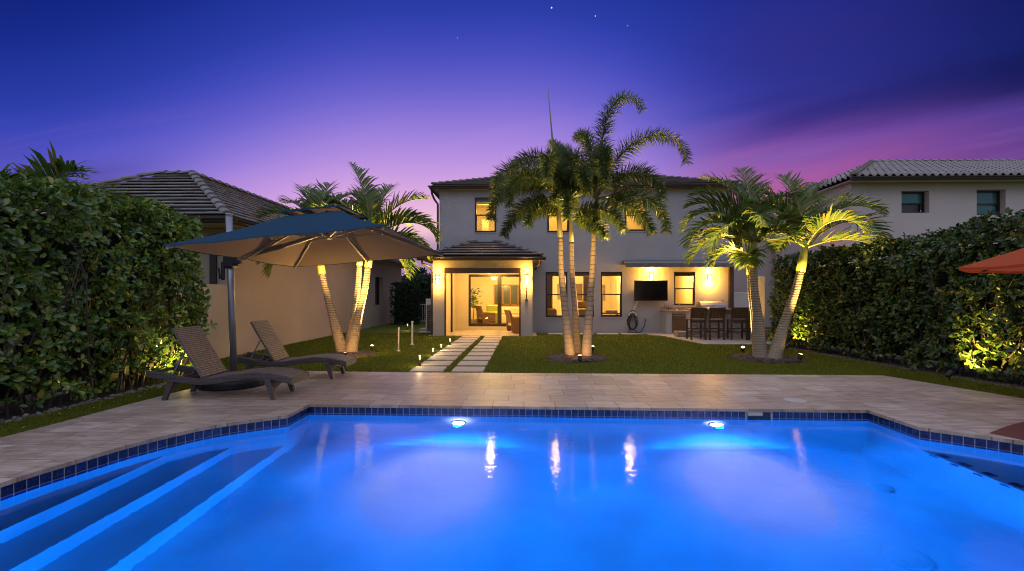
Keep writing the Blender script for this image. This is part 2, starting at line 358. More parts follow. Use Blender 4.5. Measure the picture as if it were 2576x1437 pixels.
# a few stars
st = None
for (u, v, rr) in ((1387, 20, .0014), (1497, 41, .0010), (1578, 65, .0009), (1150, 96, .0006)):
    d = ray(u, v).normalized(); dp = nt.nodes.new('ShaderNodeVectorMath'); dp.operation = 'DOT_PRODUCT'; dp.inputs[1].default_value = d
    nrm = nt.nodes.new('ShaderNodeVectorMath'); nrm.operation = 'NORMALIZE'; nt.links.new(tc.outputs['Generated'], nrm.inputs[0]); nt.links.new(nrm.outputs[0], dp.inputs[0])
    g = mth('GREATER_THAN', dp.outputs['Value'], math.cos(rr)); st = g if st is None else mth('ADD', st, g)
front = mixc(mth('MULTIPLY', st, .9), front, (.9, .9, 1))
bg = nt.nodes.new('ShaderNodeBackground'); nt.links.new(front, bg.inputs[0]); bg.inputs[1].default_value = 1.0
sky = nt.nodes.new('ShaderNodeTexSky'); sky.sky_type = 'NISHITA'; sky.sun_disc = False; sky.sun_elevation = R(-4); sky.sun_rotation = R(200)
bg2 = nt.nodes.new('ShaderNodeBackground'); nt.links.new(sky.outputs[0], bg2.inputs[0]); bg2.inputs[1].default_value = .05
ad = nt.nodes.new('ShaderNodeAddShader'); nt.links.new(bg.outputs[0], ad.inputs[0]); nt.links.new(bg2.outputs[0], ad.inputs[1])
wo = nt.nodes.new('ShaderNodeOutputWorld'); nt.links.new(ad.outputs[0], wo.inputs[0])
sd = bpy.data.lights.new('afterglow', 'SUN'); sd.energy = .12; sd.angle = R(25); sd.color = (1, .82, .72)
so = bpy.data.objects.new('afterglow', sd); col.objects.link(so); so.rotation_euler = (R(58), 0, R(-18)); so.location = (0, -10, 12)

cam = bpy.data.cameras.new('camera'); cam.sensor_width = 36; cam.lens = FPX/2575*36; cam.shift_y = (HZ-718.5)/2575; cam.clip_end = 2000; cam.clip_start = .05
co = bpy.data.objects.new('camera', cam); col.objects.link(co); co.location = EYE; co.rotation_euler = (R(90), 0, YAW); scene.camera = co
scene.view_settings.view_transform = 'Standard'; scene.view_settings.look = 'None'; scene.view_settings.exposure = 0; scene.view_settings.gamma = 1
scene.cycles.pixel_filter_type = 'BLACKMAN_HARRIS'; scene.cycles.filter_width = 1.1; scene.cycles.use_denoising = True; scene.cycles.max_bounces = 8; scene.cycles.diffuse_bounces = 4; scene.cycles.transparent_max_bounces = 12
scene.cycles.caustics_refractive = False; scene.cycles.caustics_reflective = False; scene.cycles.sample_clamp_indirect = 4

# ------------------------------------------------------------------ ground, deck, pool
ZW = -.13
POOL = [(-2.96,6.21),(4.51,6.08),(4.51,5.32)]
def arc(pts, n=40):
    pts = [Vector((p[0], p[1], 0)) for p in pts]; out = []
    P = [pts[0]*2-pts[1]]+pts+[pts[-1]*2-pts[-2]]
    for i in range(1, len(P)-2):
        for k in range(n//(len(pts)-1)):
            t = k/(n//(len(pts)-1)); a, b, c, d = P[i-1:i+3]
            q = .5*((2*b)+(c-a)*t+(2*a-5*b+4*c-d)*t*t+(3*b-a-3*c+d)*t**3); out.append((q.x, q.y))
    out.append((pts[-1].x, pts[-1].y)); return out
rightarc = arc([(4.51,5.32),(5.12,4.82),(5.52,4.22),(5.66,3.55),(5.52,2.85),(5.1,2.25),(4.51,1.75)], 36)
leftarc = arc([(-2.96,1.6),(-3.6,2.0),(-4.0,2.6),(-4.17,3.2),(-4.18,3.62),(-4.09,4.05),(-3.93,4.6),(-3.58,5.18),(-2.96,5.64)], 40)
POOL = [(-2.96,6.21),(4.51,6.08)]+rightarc+[(4.51,.75),(-2.96,.75)]+leftarc
DECK = [(-5.15,9.0),(-2.2,8.84),(6.75,8.74),(7.3,6.8),(8.0,4.2),(8.6,-4),(-6,-4),(-5.62,3.2),(-5.52,4.7),(-5.42,6.8)]
def ring_sheet(outer, hole, z, name, m, mb=None):
    polys = [[Vector((p[0], p[1], 0)) for p in outer], [Vector((p[0], p[1], 0)) for p in hole]]
    vs = [(p.x, p.y, z) for pl in polys for p in pl]; fs = tessellate_polygon(polys); out = []
    for f_ in fs:
        a, b, c = [Vector(vs[i]) for i in f_]
        out.append(f_ if (b-a).cross(c-a).z > 0 else f_[::-1])
    mb = mb or MB(); mb.add(vs, out); return mb
def inset(poly, d):
    n = len(poly); out = []
    cxx = sum(p[0] for p in poly)/n; cyy = sum(p[1] for p in poly)/n
    for i in range(n):
        a, b, c = Vector(poly[i-1]), Vector(poly[i]), Vector(poly[(i+1) % n])
        e1 = (b-a).normalized(); e2 = (c-b).normalized(); n1_ = Vector((e1.y, -e1.x)); n2_ = Vector((e2.y, -e2.x)); nn = (n1_+n2_)
        nn = nn/max(.3, nn.length_squared/2) if nn.length > 1e-3 else n1_
        q = b+nn*d; out.append((q.x, q.y))
    return out
POOL_IN = inset(POOL, -.02)    # outline runs clockwise: negative moves outward (tile face set back under the coping)
# lawn sheet, reaching the horizon
BIG = [(-400,-300),(400,-300),(400,700),(-400,700)]
def lawnmat():
    m = bpy.data.materials.new('lawn'); nt = nodes(m); out = N(nt, 'ShaderNodeOutputMaterial'); p = N(nt, 'ShaderNodeBsdfPrincipled'); p.inputs['Roughness'].default_value = .85; p.inputs['Specular IOR Level'].default_value = .15
    tc = N(nt, 'ShaderNodeTexCoord'); a = N(nt, 'ShaderNodeTexNoise'); a.inputs['Scale'].default_value = .55; a.inputs['Detail'].default_value = 5
    b = N(nt, 'ShaderNodeTexNoise'); b.inputs['Scale'].default_value = 55; b.inputs['Detail'].default_value = 4
    L(nt, tc.outputs['Object'], a.inputs['Vector']); L(nt, tc.outputs['Object'], b.inputs['Vector'])
    r1 = N(nt, 'ShaderNodeValToRGB'); r1.color_ramp.elements[0].color = (.12,.14,.015,1); r1.color_ramp.elements[1].color = (.16,.18,.02,1); r1.color_ramp.elements[0].position = .35; r1.color_ramp.elements[1].position = .65
    L(nt, a.outputs['Fac'], r1.inputs[0]); hs = N(nt, 'ShaderNodeHueSaturation'); mr = N(nt, 'ShaderNodeMapRange'); mr.inputs['From Min'].default_value = .3; mr.inputs['From Max'].default_value = .7; mr.inputs['To Min'].default_value = .5; mr.inputs['To Max'].default_value = 1.4
    L(nt, b.outputs['Fac'], mr.inputs[0]); L(nt, mr.outputs[0], hs.inputs['Value']); L(nt, r1.outputs[0], hs.inputs['Color']); L(nt, hs.outputs[0], p.inputs['Base Color'])
    bp = N(nt, 'ShaderNodeBump'); bp.inputs['Strength'].default_value = .8; bp.inputs['Distance'].default_value = .03; L(nt, b.outputs['Fac'], bp.inputs['Height']); L(nt, bp.outputs[0], p.inputs['Normal'])
    L(nt, p.outputs[0], out.inputs[0]); return m
M['lawn'] = lawnmat()
lawn = ring_sheet(BIG, inset(POOL, -.3), -.030, 'lawn', None).build('lawn', M['lawn'], local=True); tag(lawn, kind='structure')
def deckmat():
    m = bpy.data.materials.new('travertine'); nt = nodes(m); out = N(nt, 'ShaderNodeOutputMaterial'); p = N(nt, 'ShaderNodeBsdfPrincipled')
    tc = N(nt, 'ShaderNodeTexCoord'); br = N(nt, 'ShaderNodeTexBrick'); br.inputs['Scale'].default_value = 1; br.inputs['Brick Width'].default_value = .61; br.inputs['Row Height'].default_value = .405; br.inputs['Mortar Size'].default_value = .006; br.offset = .37; br.squash = .7; br.squash_frequency = 3
    br.inputs['Color1'].default_value = (.60,.50,.415,1); br.inputs['Color2'].default_value = (.43,.335,.265,1); br.inputs['Mortar'].default_value = (.24,.19,.155,1)
    L(nt, tc.outputs['Object'], br.inputs['Vector'])
    mp = N(nt, 'ShaderNodeMapping'); mp.inputs['Scale'].default_value = (1.3, 5.5, 1); mp.inputs['Rotation'].default_value = (0, 0, R(14)); L(nt, tc.outputs['Object'], mp.inputs[0])
    ns = N(nt, 'ShaderNodeTexNoise'); ns.inputs['Scale'].default_value = 2.2; ns.inputs['Detail'].default_value = 8; ns.inputs['Roughness'].default_value = .65; ns.inputs['Distortion'].default_value = .6; L(nt, mp.outputs[0], ns.inputs['Vector'])
    rp = N(nt, 'ShaderNodeValToRGB'); rp.color_ramp.elements[0].color = (.48,.40,.35,1); rp.color_ramp.elements[1].color = (1.1,1.1,1.1,1); rp.color_ramp.elements[0].position = .3; rp.color_ramp.elements[1].position = .62; L(nt, ns.outputs['Fac'], rp.inputs[0])
    mx = N(nt, 'ShaderNodeMix', data_type='RGBA', blend_type='MULTIPLY'); mx.inputs[0].default_value = .8; L(nt, br.outputs['Color'], mx.inputs[6]); L(nt, rp.outputs[0], mx.inputs[7]); L(nt, mx.outputs[2], p.inputs['Base Color'])
    mr = N(nt, 'ShaderNodeMapRange'); mr.inputs['To Min'].default_value = .32; mr.inputs['To Max'].default_value = .6; L(nt, ns.outputs['Fac'], mr.inputs[0]); L(nt, mr.outputs[0], p.inputs['Roughness'])
    bp = N(nt, 'ShaderNodeBump'); bp.inputs['Strength'].default_value = .25; bp.inputs['Distance'].default_value = .006; ad = N(nt, 'ShaderNodeMath', operation='SUBTRACT'); L(nt, ns.outputs['Fac'], ad.inputs[0]); L(nt, br.outputs['Fac'], ad.inputs[1]); L(nt, ad.outputs[0], bp.inputs['Height']); L(nt, bp.outputs[0], p.inputs['Normal'])
    L(nt, p.outputs[0], out.inputs[0]); return m
M['deck'] = deckmat()
dk = ring_sheet(DECK, POOL, 0.0, 'pool_deck', None)
n = len(POOL)
for i in range(n):
    a, b = POOL[i], POOL[(i+1) % n]; dk.quad((a[0],a[1],0),(b[0],b[1],0),(b[0],b[1],-.038),(a[0],a[1],-.038))
    c, d = POOL_IN[i], POOL_IN[(i+1) % n]; dk.quad((a[0],a[1],-.038),(b[0],b[1],-.038),(d[0],d[1],-.038),(c[0],c[1],-.038))
for i in range(len(DECK)):
    a, b = DECK[i], DECK[(i+1) % len(DECK)]; dk.quad((a[0],a[1],0),(a[0],a[1],-.05),(b[0],b[1],-.05),(b[0],b[1],0))
deck = dk.build('pool_deck', M['deck'], local=True); tag(deck, kind='structure')
# pool basin: one shell with steps at the left and a shallow shelf at the right
ZF = -1.2
def clipx(poly, x, keep_less):
    out = []
    for i in range(len(poly)):
        a, b = poly[i-1], poly[i]; ia = (a[0] <= x) == keep_less; ib = (b[0] <= x) == keep_less
        if ia != ib:
            t = (x-a[0])/(b[0]-a[0]); out.append((x, a[1]+t*(b[1]-a[1])))
        if ib: out.append(b)
    return out
pb = MB()
for i in range(n):
    a, b = POOL_IN[i], POOL_IN[(i+1) % n]; pb.quad((a[0],a[1],-.04),(b[0],b[1],-.04),(b[0],b[1],ZF),(a[0],a[1],ZF))
cuts = [(-9,-3.86,-.44),(-3.86,-3.47,-.70),(-3.47,-3.0,-.95),(-3.0,4.531,ZF),(4.531,9,-.62)]
levels = []
for x0, x1, z in cuts:
    pl = clipx(clipx(POOL_IN, x1, True), x0, False)
    f_ = tessellate_polygon([[Vector((p[0], p[1], 0)) for p in pl]])
    pb.add([(p[0], p[1], z) for p in pl], [tuple(t) for t in f_]); levels.append((x0, x1, z, pl))
for i in range(len(cuts)-1):
    x = cuts[i][1]; ys = [p[1] for p in levels[i][3] if abs(p[0]-x) < 1e-4]
    if i == 3: ys = [1.73, 5.34]
    za, zb = cuts[i][2], cuts[i+1][2]; y0, y1 = min(ys), max(ys)
    pb.quad((x,y0,za),(x,y1,za),(x,y1,zb),(x,y0,zb))
rc = .42
def cove(a, b, nx_, ny_):
    vs = []
    for P in (a, b):
        for i in range(9):
            t = i/8*PI/2; d = rc*(1-math.sin(t)); z = ZF+.003+rc*(1-math.cos(t)); vs.append((P[0]+nx_*d+nx_*.002, P[1]+ny_*d+ny_*.002, z))
    pb.add(vs, [(i, i+1, 10+i, 9+i) for i in range(8)])
cove((-3.0,6.23),(4.531,6.10),0,-1); cove((4.531,5.34),(4.531,1.73),-1,0); cove((4.531,6.10),(4.531,5.34),-1,0)
basin = pb.build('pool_basin', M['plaster'], local=True); tag(basin, kind='structure')
# waterline tiles
def tilemat():
    m = bpy.data.materials.new('waterline_tile'); nt = nodes(m); out = N(nt, 'ShaderNodeOutputMaterial'); p = N(nt, 'ShaderNodeBsdfPrincipled'); p.inputs['Roughness'].default_value = .12; p.inputs['Coat Weight'].default_value = .4
    tc = N(nt, 'ShaderNodeTexCoord'); ns = N(nt, 'ShaderNodeTexNoise'); ns.inputs['Scale'].default_value = 22; ns.inputs['Detail'].default_value = 6; ns.inputs['Distortion'].default_value = 1.5; L(nt, tc.outputs['Object'], ns.inputs['Vector'])
    rp = N(nt, 'ShaderNodeValToRGB'); rp.color_ramp.elements[0].color = (.008,.016,.10,1); rp.color_ramp.elements[1].color = (.03,.06,.22,1); rp.color_ramp.elements[0].position = .45; rp.color_ramp.elements[1].position = .75; L(nt, ns.outputs['Fac'], rp.inputs[0])
    g = N(nt, 'ShaderNodeNewGeometry'); hs = N(nt, 'ShaderNodeHueSaturation'); mr = N(nt, 'ShaderNodeMapRange'); mr.inputs['To Min'].default_value = .55; mr.inputs['To Max'].default_value = 1.5; L(nt, g.outputs['Random Per Island'], mr.inputs[0]); L(nt, mr.outputs[0], hs.inputs['Value']); L(nt, rp.outputs[0], hs.inputs['Color']); L(nt, hs.outputs[0], p.inputs['Base Color'])
    bp = N(nt, 'ShaderNodeBump'); bp.inputs['Strength'].default_value = .3; bp.inputs['Distance'].default_value = .01; L(nt, ns.outputs['Fac'], bp.inputs['Height']); L(nt, bp.outputs[0], p.inputs['Normal']); L(nt, p.outputs[0], out.inputs[0]); return m
M['tile'] = tilemat()
gm = MB(); tm = MB(); TW = .0885; skim = (2.93, 3.28)
for i in range(n):
    a, b = Vector((*POOL_IN[i], 0)), Vector((*POOL_IN[(i+1) % n], 0))
    nin = Vector(((b-a).normalized().y, -(b-a).normalized().x, 0))
    p0, p1 = a+nin*.003, b+nin*.003
    gm.quad((p0.x,p0.y,-.0385),(p1.x,p1.y,-.0385),(p1.x,p1.y,-.20),(p0.x,p0.y,-.20))
pts = [Vector((*p, 0)) for p in POOL_IN]+[Vector((*POOL_IN[0], 0))]; carry = 0.0
seglens = [(pts[i+1]-pts[i]).length for i in range(n)]
# walk the outline; straight walls get a whole number of tiles, the arcs share theirs
def walk(path):
    tot = sum((path[i+1]-path[i]).length for i in range(len(path)-1)); k = max(1, round(tot/TW)); w = tot/k
    def at(s):
        for i in range(len(path)-1):
            l = (path[i+1]-path[i]).length
            if s <= l+1e-9 or i == len(path)-2: return path[i]+(path[i+1]-path[i])*(s/l)
            s -= l
    for j in range(k):
        a, b = at(j*w+.004), at((j+1)*w-.004); t = (b-a).normalized(); nin = Vector((t.y, -t.x, 0))
        if abs(a.y-6.1) < .12 and skim[0] < (a.x+b.x)/2 < skim[1]: continue
        for z0, z1 in ((-.0425,-.1245),(-.1295,-.199)):
            A, B = a+nin*.003, b+nin*.003; o = nin*.004
            tm.add([A+o+Vector((0,0,z0)), B+o+Vector((0,0,z0)), B+o+Vector((0,0,z1)), A+o+Vector((0,0,z1)), A+Vector((0,0,z0)), B+Vector((0,0,z0)), B+Vector((0,0,z1)), A+Vector((0,0,z1))],
                   [(0,1,2,3),(0,4,5,1),(3,2,6,7),(0,3,7,4),(1,5,6,2)])
nr = len(rightarc)
walk(pts[0:2]); walk(pts[1:3]); walk(pts[2:2+nr]); walk(pts[1+nr:3+nr]); walk(pts[2+nr:4+nr]); walk(pts[3+nr:5+nr]); walk(pts[4+nr:4+nr+len(leftarc)]); walk(pts[3+nr+len(leftarc):])
g_ = gm.build('tile_grout', M['grout'], basin, local=True); tag(tm.build('waterline_tile', M['tile'], basin, local=True), kind='stuff')
sk = MB(); sk.box((skim[0]+.03,6.10,-.045),(skim[1]-.02,6.104,-.20)); s_ = sk.build('skimmer_opening', M['black'], basin, local=True)
sk = MB(); sk.box((skim[0]+.03,6.085,-.045),(skim[0]+.22,6.099,-.085)); sk.build('skimmer_flap', M['white'], basin, local=True)
# dark trim tiles on the shelf edge
dm = MB(); y = 5.2
while y > 2.0:
    dm.box((4.524,y,-.65),(4.5285,y-.09,-.69)); dm.box((4.57,y-.02,-.6165),(4.65,y-.13,-.6195)); y -= .25
dm.build('shelf_trim_tile', M['tile'], basin, local=True)
# water
def watermat():
    m = bpy.data.materials.new('pool_water'); nt = nodes(m); out = N(nt, 'ShaderNodeOutputMaterial')
    tc = N(nt, 'ShaderNodeTexCoord'); mp = N(nt, 'ShaderNodeMapping'); mp.inputs['Scale'].default_value = (1,1.6,1); L(nt, tc.outputs['Object'], mp.inputs[0])
    ns = N(nt, 'ShaderNodeTexNoise'); ns.inputs['Scale'].default_value = 9; ns.inputs['Detail'].default_value = 3; L(nt, mp.outputs[0], ns.inputs['Vector'])
    bp = N(nt, 'ShaderNodeBump'); bp.inputs['Strength'].default_value = .10; bp.inputs['Distance'].default_value = .02; n2_ = N(nt, 'ShaderNodeTexNoise'); n2_.inputs['Scale'].default_value = 26; n2_.inputs['Detail'].default_value = 2; L(nt, mp.outputs[0], n2_.inputs['Vector']); ad = N(nt, 'ShaderNodeMath', operation='MULTIPLY_ADD'); ad.inputs[1].default_value = .22; L(nt, n2_.outputs['Fac'], ad.inputs[0]); L(nt, ns.outputs['Fac'], ad.inputs[2]); L(nt, ad.outputs[0], bp.inputs['Height'])
    rf = N(nt, 'ShaderNodeBsdfRefraction'); rf.inputs['IOR'].default_value = 1.333; rf.inputs['Roughness'].default_value = 0; rf.inputs[0].default_value = (.96,.985,1,1)
    gl = N(nt, 'ShaderNodeBsdfGlossy'); gl.inputs['Roughness'].default_value = .0; fr = N(nt, 'ShaderNodeFresnel'); fr.inputs[0].default_value = 1.333
    for q in (rf, gl, fr): L(nt, bp.outputs[0], q.inputs['Normal'])
    mx = N(nt, 'ShaderNodeMixShader'); L(nt, fr.outputs[0], mx.inputs[0]); L(nt, rf.outputs[0], mx.inputs[1]); L(nt, gl.outputs[0], mx.inputs[2])
    L(nt, mx.outputs[0], out.inputs[0]); return m
wm = MB(); PW = inset(POOL_IN, .001); f_ = tessellate_polygon([[Vector((p[0], p[1], 0)) for p in PW]])
wm.add([(p[0], p[1], ZW) for p in PW], [(t if (Vector((*PW[t[1]],0))-Vector((*PW[t[0]],0))).cross(Vector((*PW[t[2]],0))-Vector((*PW[t[0]],0))).z > 0 else t[::-1]) for t in f_])
water = wm.build('pool_water', watermat(), local=True); tag(water, kind='structure')
# pool lamps in the far wall
for i, (u, lab) in enumerate(((1153, 'round underwater pool lamp in the far wall, the one in line with the porch'), (1800, 'round underwater pool lamp in the far wall, the one in line with the bar stools'))):
    p = gy(u, 1064, 6.1); c = Vector((p.x, 6.108, -.40))
    t = thing('pool_lamp', lab, 'pool lamp', c, group='underwater lamps in the far pool wall')
    mb = MB(); k = 24
    ringo = [(c.x+.105*math.cos(2*PI*j/k), c.y, c.z+.105*math.sin(2*PI*j/k)) for j in range(k)]; ringi = [(c.x+.085*math.cos(2*PI*j/k), c.y-.03, c.z+.085*math.sin(2*PI*j/k)) for j in range(k)]
    mb.add(ringo+ringi, [(j, (j+1) % k, k+(j+1) % k, k+j) for j in range(k)]); mb.build('rim', M['steel'], t)
    mb = MB(); mb.add([(c.x+.085*math.cos(2*PI*j/k), c.y-.031, c.z+.085*math.sin(2*PI*j/k)) for j in range(k)]+[(c.x, c.y-.05, c.z)], [(j, (j+1) % k, k) for j in range(k)]); mb.build('lens', M['pool_lens'], t)
    s = c+Vector((0,-.12,0))
    mottle(lamp('SPOT', 'pool_beam', s, 520, (.0,.185,1), .05, s+Vector((0,-1,-.5)), 176, .8), 4, .72, 1.28)
    mottle(lamp('SPOT', 'pool_beam_core', s+Vector((0,-.14,0)), 1050, (.36,.38,1), .2, s+Vector((-.12,-1.14,-1.7)), 84, 1.0), 7, .55, 1.35)
lamp('POINT', 'pool_added_fill', (-1.3,.95,-.22), 430, (.0,.20,1), .05); lamp('POINT', 'pool_added_fill', (3.3,.95,-.22), 520, (.0,.20,1), .05)   # added unseen fill lamps, brightening the step treads and the shelf
# drains
for u, v, r_, lab in ((2280,1402,.16,'white oval drain cover with slots on the pool floor'), (2212,1226,.11,'small dim round drain cover on the pool floor beyond the white one')):
    dd = ray(u, v); p = EYE+dd*((ZW-CAMH)/dd.z); h_ = Vector((dd.x, dd.y, 0)); a_in = math.atan2(h_.length, -dd.z); a_w = math.asin(math.sin(a_in)/1.333); q = p+h_.normalized()*math.tan(a_w)*(ZW-ZF)
    t = thing('pool_drain', lab, 'drain cover', (q.x, q.y, ZF+.004))
    mb = MB(); mb.lathe((q.x,q.y,ZF+.004), [(r_,0),(r_,.004),(r_*.9,.009),(.01,.013)], 24); mb.build('cover', M['plaster'], t, smooth=True)
    mb = MB()
    for j in range(-2, 3): mb.box((q.x+j*r_*.28-.008, q.y-r_*.6, ZF+.014), (q.x+j*r_*.28+.008, q.y+r_*.6, ZF+.019))
    mb.build('slot_rib', M['grout'], t)
# deck lid over the skimmer
p = gz(2000,1008); mb = MB(); mb.lathe((p.x,p.y,.0005), [(.15,0),(.15,.006),(.135,.009),(.02,.009)], 24); o = mb.build('skimmer_lid', mat('lid_plastic', (.50,.45,.40), .6), smooth=False); tag(o, 'round pale skimmer lid set in the stone pool deck', 'lid')
# red-brown paving at the right edge
rp_ = [gz(2488,1090),gz(2515,1079),gz(2545,1069),gz(2580,1060),(7.2,5.9),(7.4,4.2),(6.2,3.9)]
rp_ = [(p[0], p[1]) for p in rp_]+[(5.62,4.2),(5.28,4.66)]
mb = MB(); mb.prism(rp_, .0005, .004); tag(mb.build('red_paving', M['redpave']), kind='structure')
# ------------------------------------------------------------------ building helpers
def wall_y(mb, x0, x1, z0, z1, Y, holes=(), depth=.12, back=True):
    """wall in the plane y = Y facing -y, with window holes (xa, xb, za, zb) and their reveals"""
    xs = sorted({x0, x1, *[h[0] for h in holes], *[h[1] for h in holes]}); zs = sorted({z0, z1, *[h[2] for h in holes], *[h[3] for h in holes]})
    for i in range(len(xs)-1):
        for j in range(len(zs)-1):
            xm, zm = (xs[i]+xs[i+1])/2, (zs[j]+zs[j+1])/2
            if any(h[0] < xm < h[1] and h[2] < zm < h[3] for h in holes): continue
            mb.quad((xs[i],Y,zs[j]),(xs[i+1],Y,zs[j]),(xs[i+1],Y,zs[j+1]),(xs[i],Y,zs[j+1]))
    for a, b, c, d in holes:
        mb.quad((a,Y,c),(a,Y+depth,c),(a,Y+depth,d),(a,Y,d)); mb.quad((b,Y,c),(b,Y,d),(b,Y+depth,d),(b,Y+depth,c))
        mb.quad((a,Y,c),(b,Y,c),(b,Y+depth,c),(a,Y+depth,c)); mb.quad((a,Y,d),(a,Y+depth,d),(b,Y+depth,d),(b,Y,d))
def wall_x(mb, y0, y1, z0, z1, X, holes=(), depth=.12):
    """wall in the plane x = X facing +x; holes (ya, yb, za, zb) recessed toward -x"""
    t = MB(); wall_y(t, y0, y1, z0, z1, 0, holes, depth)
    mb.add([(X-v[1], v[0], v[2]) for v in t.v], t.f)
def window_y(parent, x0, x1, z0, z1, Y, rail=.5, fw=.055, pane=None, shade=None, name='window'):
    f = MB(); a = Y
    f.box((x0,a,z0),(x0+fw,a+.06,z1)); f.box((x1-fw,a,z0),(x1,a+.06,z1)); f.box((x0+fw,a,z0),(x1-fw,a+.06,z0+fw)); f.box((x0+fw,a,z1-fw),(x1-fw,a+.06,z1))
    zr = z0+(z1-z0)*rail
    f.box((x0+fw,a+.008,zr-fw*.45),(x1-fw,a+.055,zr+fw*.45))
    # inner sash of the lower light
    f.box((x0+fw,a+.02,z0+fw),(x0+fw+.022,a+.05,zr-fw*.45)); f.box((x1-fw-.022,a+.02,z0+fw),(x1-fw,a+.05,zr-fw*.45)); f.box((x0+fw+.022,a+.02,z0+fw),(x1-fw-.022,a+.05,z0+fw+.022))
    o = f.build(name, M['frame'], parent)
    for q0, q1 in ((z0+fw, zr-fw*.45), (zr+fw*.45, z1-fw)):
        g = MB(); g.quad((x0+fw,a+.035,q0),(x1-fw,a+.035,q0),(x1-fw,a+.035,q1),(x0+fw,a+.035,q1)); g.build('pane', pane or M['glass'], o)
    return o
def tiles(A, B, D, C, n, w=.33, h=.055, th=.022, seed=1, jit=.0035):
    """flat interlocking tiles on the roof face A-B (eave, left to right) D-C (top): overlapping courses with a lifted butt"""
    r = random.Random(seed); mb = MB(); A, B, C, D = map(Vector, (A, B, C, D)); ex = (B-A).normalized(); L0 = (B-A).length
    nrm = (B-A).cross(D-A).normalized()
    if nrm.z < 0: nrm = -nrm
    for i in range(n):
        t0, t1 = i/n, min(1, (i+1.18)/n)
        l0, r0, l1, r1 = A.lerp(D, t0), B.lerp(C, t0), A.lerp(D, t1), B.lerp(C, t1)
        s0, e0, s1, e1 = [(q-A).dot(ex) for q in (l0, r0, l1, r1)]
        x = -w+(w/2 if i % 2 else 0)
        while x < L0+w:
            a0, b0 = max(x, s0), min(x+w-.006, e0); a1, b1 = max(x, s1), min(x+w-.006, e1)
            x += w
            if b0-a0 < .02: continue
            if b1 < a1: a1 = b1 = min(max((a0+b0)/2, s1), e1)
            j = r.uniform(-jit, jit)
            base0 = l0-ex*s0; base1 = l1-ex*s1
            P = [base0+ex*a0+nrm*(h+j), base0+ex*b0+nrm*(h+j), base1+ex*b1+nrm*(.012+j), base1+ex*a1+nrm*(.012+j)]
            mb.add(P+[p-nrm*th for p in P], [(0,1,2,3),(4,5,1,0),(7,6,5,4),(4,0,3,7),(1,5,6,2)])
    return mb
def hipcap(mb, a, b, r=.10, seg=.36, lift=.05):
    a, b = Vector(a), Vector(b); l = (b-a).length; k = max(1, int(l/seg)); d = (b-a)/k; up = Vector((0,0,1)); u = d.normalized(); s = u.cross(up).normalized(); w = s.cross(u)
    for i in range(k):
        p, q = a+d*i, a+d*(i+1.12)
        vs = []
        for P, rr, lf in ((p, r, lift+.03), (q, r*.82, lift-.005)):
            for m_ in range(6):
                an = PI*m_/5; vs.append(P+s*math.cos(an)*rr+w*(math.sin(an)*rr*.7+lf-.03))
        mb.add(vs, [(m_, m_+1, 7+m_, 6+m_) for m_ in range(5)]+[(5,4,3,2,1,0),(0,6,11,5)])
def gutter(mb, a, b, s=.13, d=.11):
    """ogee gutter running a -> b, its front to the right of the run"""
    a, b = Vector(a), Vector(b); t = (b-a).normalized(); o = Vector((t.y, -t.x, 0))
    prof = [(0,0),(s*.45,-.0),(s*.62,d*.25),(s*.68,d*.55),(s,d*.8),(s,d),(s-.015,d),(0,d*.9)]
    vs = [P+o*x+Vector((0,0,z)) for P in (a, b) for x, z in prof]; k = len(prof)
    mb.add(vs, [(i, (i+1) % k, k+(i+1) % k, k+i) for i in range(k)]+[tuple(range(k-1,-1,-1)), tuple(range(k, 2*k))])
    return mb
def room(parent, x0, x1, y0, y1, z0, z1):
    mb = MB(); mb.quad((x0,y1,z0),(x1,y1,z0),(x1,y1,z1),(x0,y1,z1)); mb.quad((x0,y0,z0),(x0,y1,z0),(x0,y1,z1),(x0,y0,z1)); mb.quad((x1,y0,z0),(x1,y0,z1),(x1,y1,z1),(x1,y1,z0)); mb.quad((x0,y0,z1),(x0,y1,z1),(x1,y1,z1),(x1,y0,z1))
    mb.build('interior_wall', M['room'], parent)
    mb = MB(); mb.quad((x0,y0,z0),(x1,y0,z0),(x1,y1,z0),(x0,y1,z0)); mb.build('interior_floor', M['roomfloor'], parent)

# ------------------------------------------------------------------ main house
HY = 18.72; PY = 17.03; SY = 20.05
hx0 = gy(1105, 800, HY).x; hx1 = gy(1832, 800, HY).x
zeave = 5.86
house = thing('main_house', 'two storey grey stucco house with lit windows, brown tiled hip roof and small porch', 'house', ((hx0+hx1)/2, HY, 0))
def wrect(u0, u1, v0, v1, Y=HY):
    a, b = gy(u0, v1, Y), gy(u1, v0, Y); return (a.x, b.x, a.z, b.z)
gA, gB, gC = wrect(1372,1427,684,798.7), wrect(1439,1494,684,798.7), wrect(1511,1564.6,684,797.5)
gK = wrect(1695,1748.5,683.7,769)
u1, u2, u3 = wrect(1194,1248,496.6,585), wrect(1376,1431,499,585), wrect(1571.5,1624.4,501,581.6)
wins = [gA, gB, gC, gK, u1, u2, u3]
px0 = gy(1088.5, 800, PY).x; px1 = gy(1339, 800, PY).x; po0 = gy(1117.5, 800, PY).x; po1 = gy(1309.4, 800, PY).x
sx0 = gy(1178, 760, SY).x; sx1 = po1+.25
mb = MB()
wall_y(mb, hx0, hx1, -.1, zeave, HY, wins+[(px0+.12, px1-.12, -.1, 2.62)], .14)
mb.quad((hx0,HY+12,-.1),(hx0,HY,-.1),(hx0,HY,zeave),(hx0,HY+12,zeave)); mb.quad((hx1,HY,-.1),(hx1,HY+12,-.1),(hx1,HY+12,zeave),(hx1,HY,zeave))
mb.quad((hx1,HY+12,-.1),(hx0,HY+12,-.1),(hx0,HY+12,zeave),(hx1,HY+12,zeave))
mb.build('wall', M['stucco'], house)
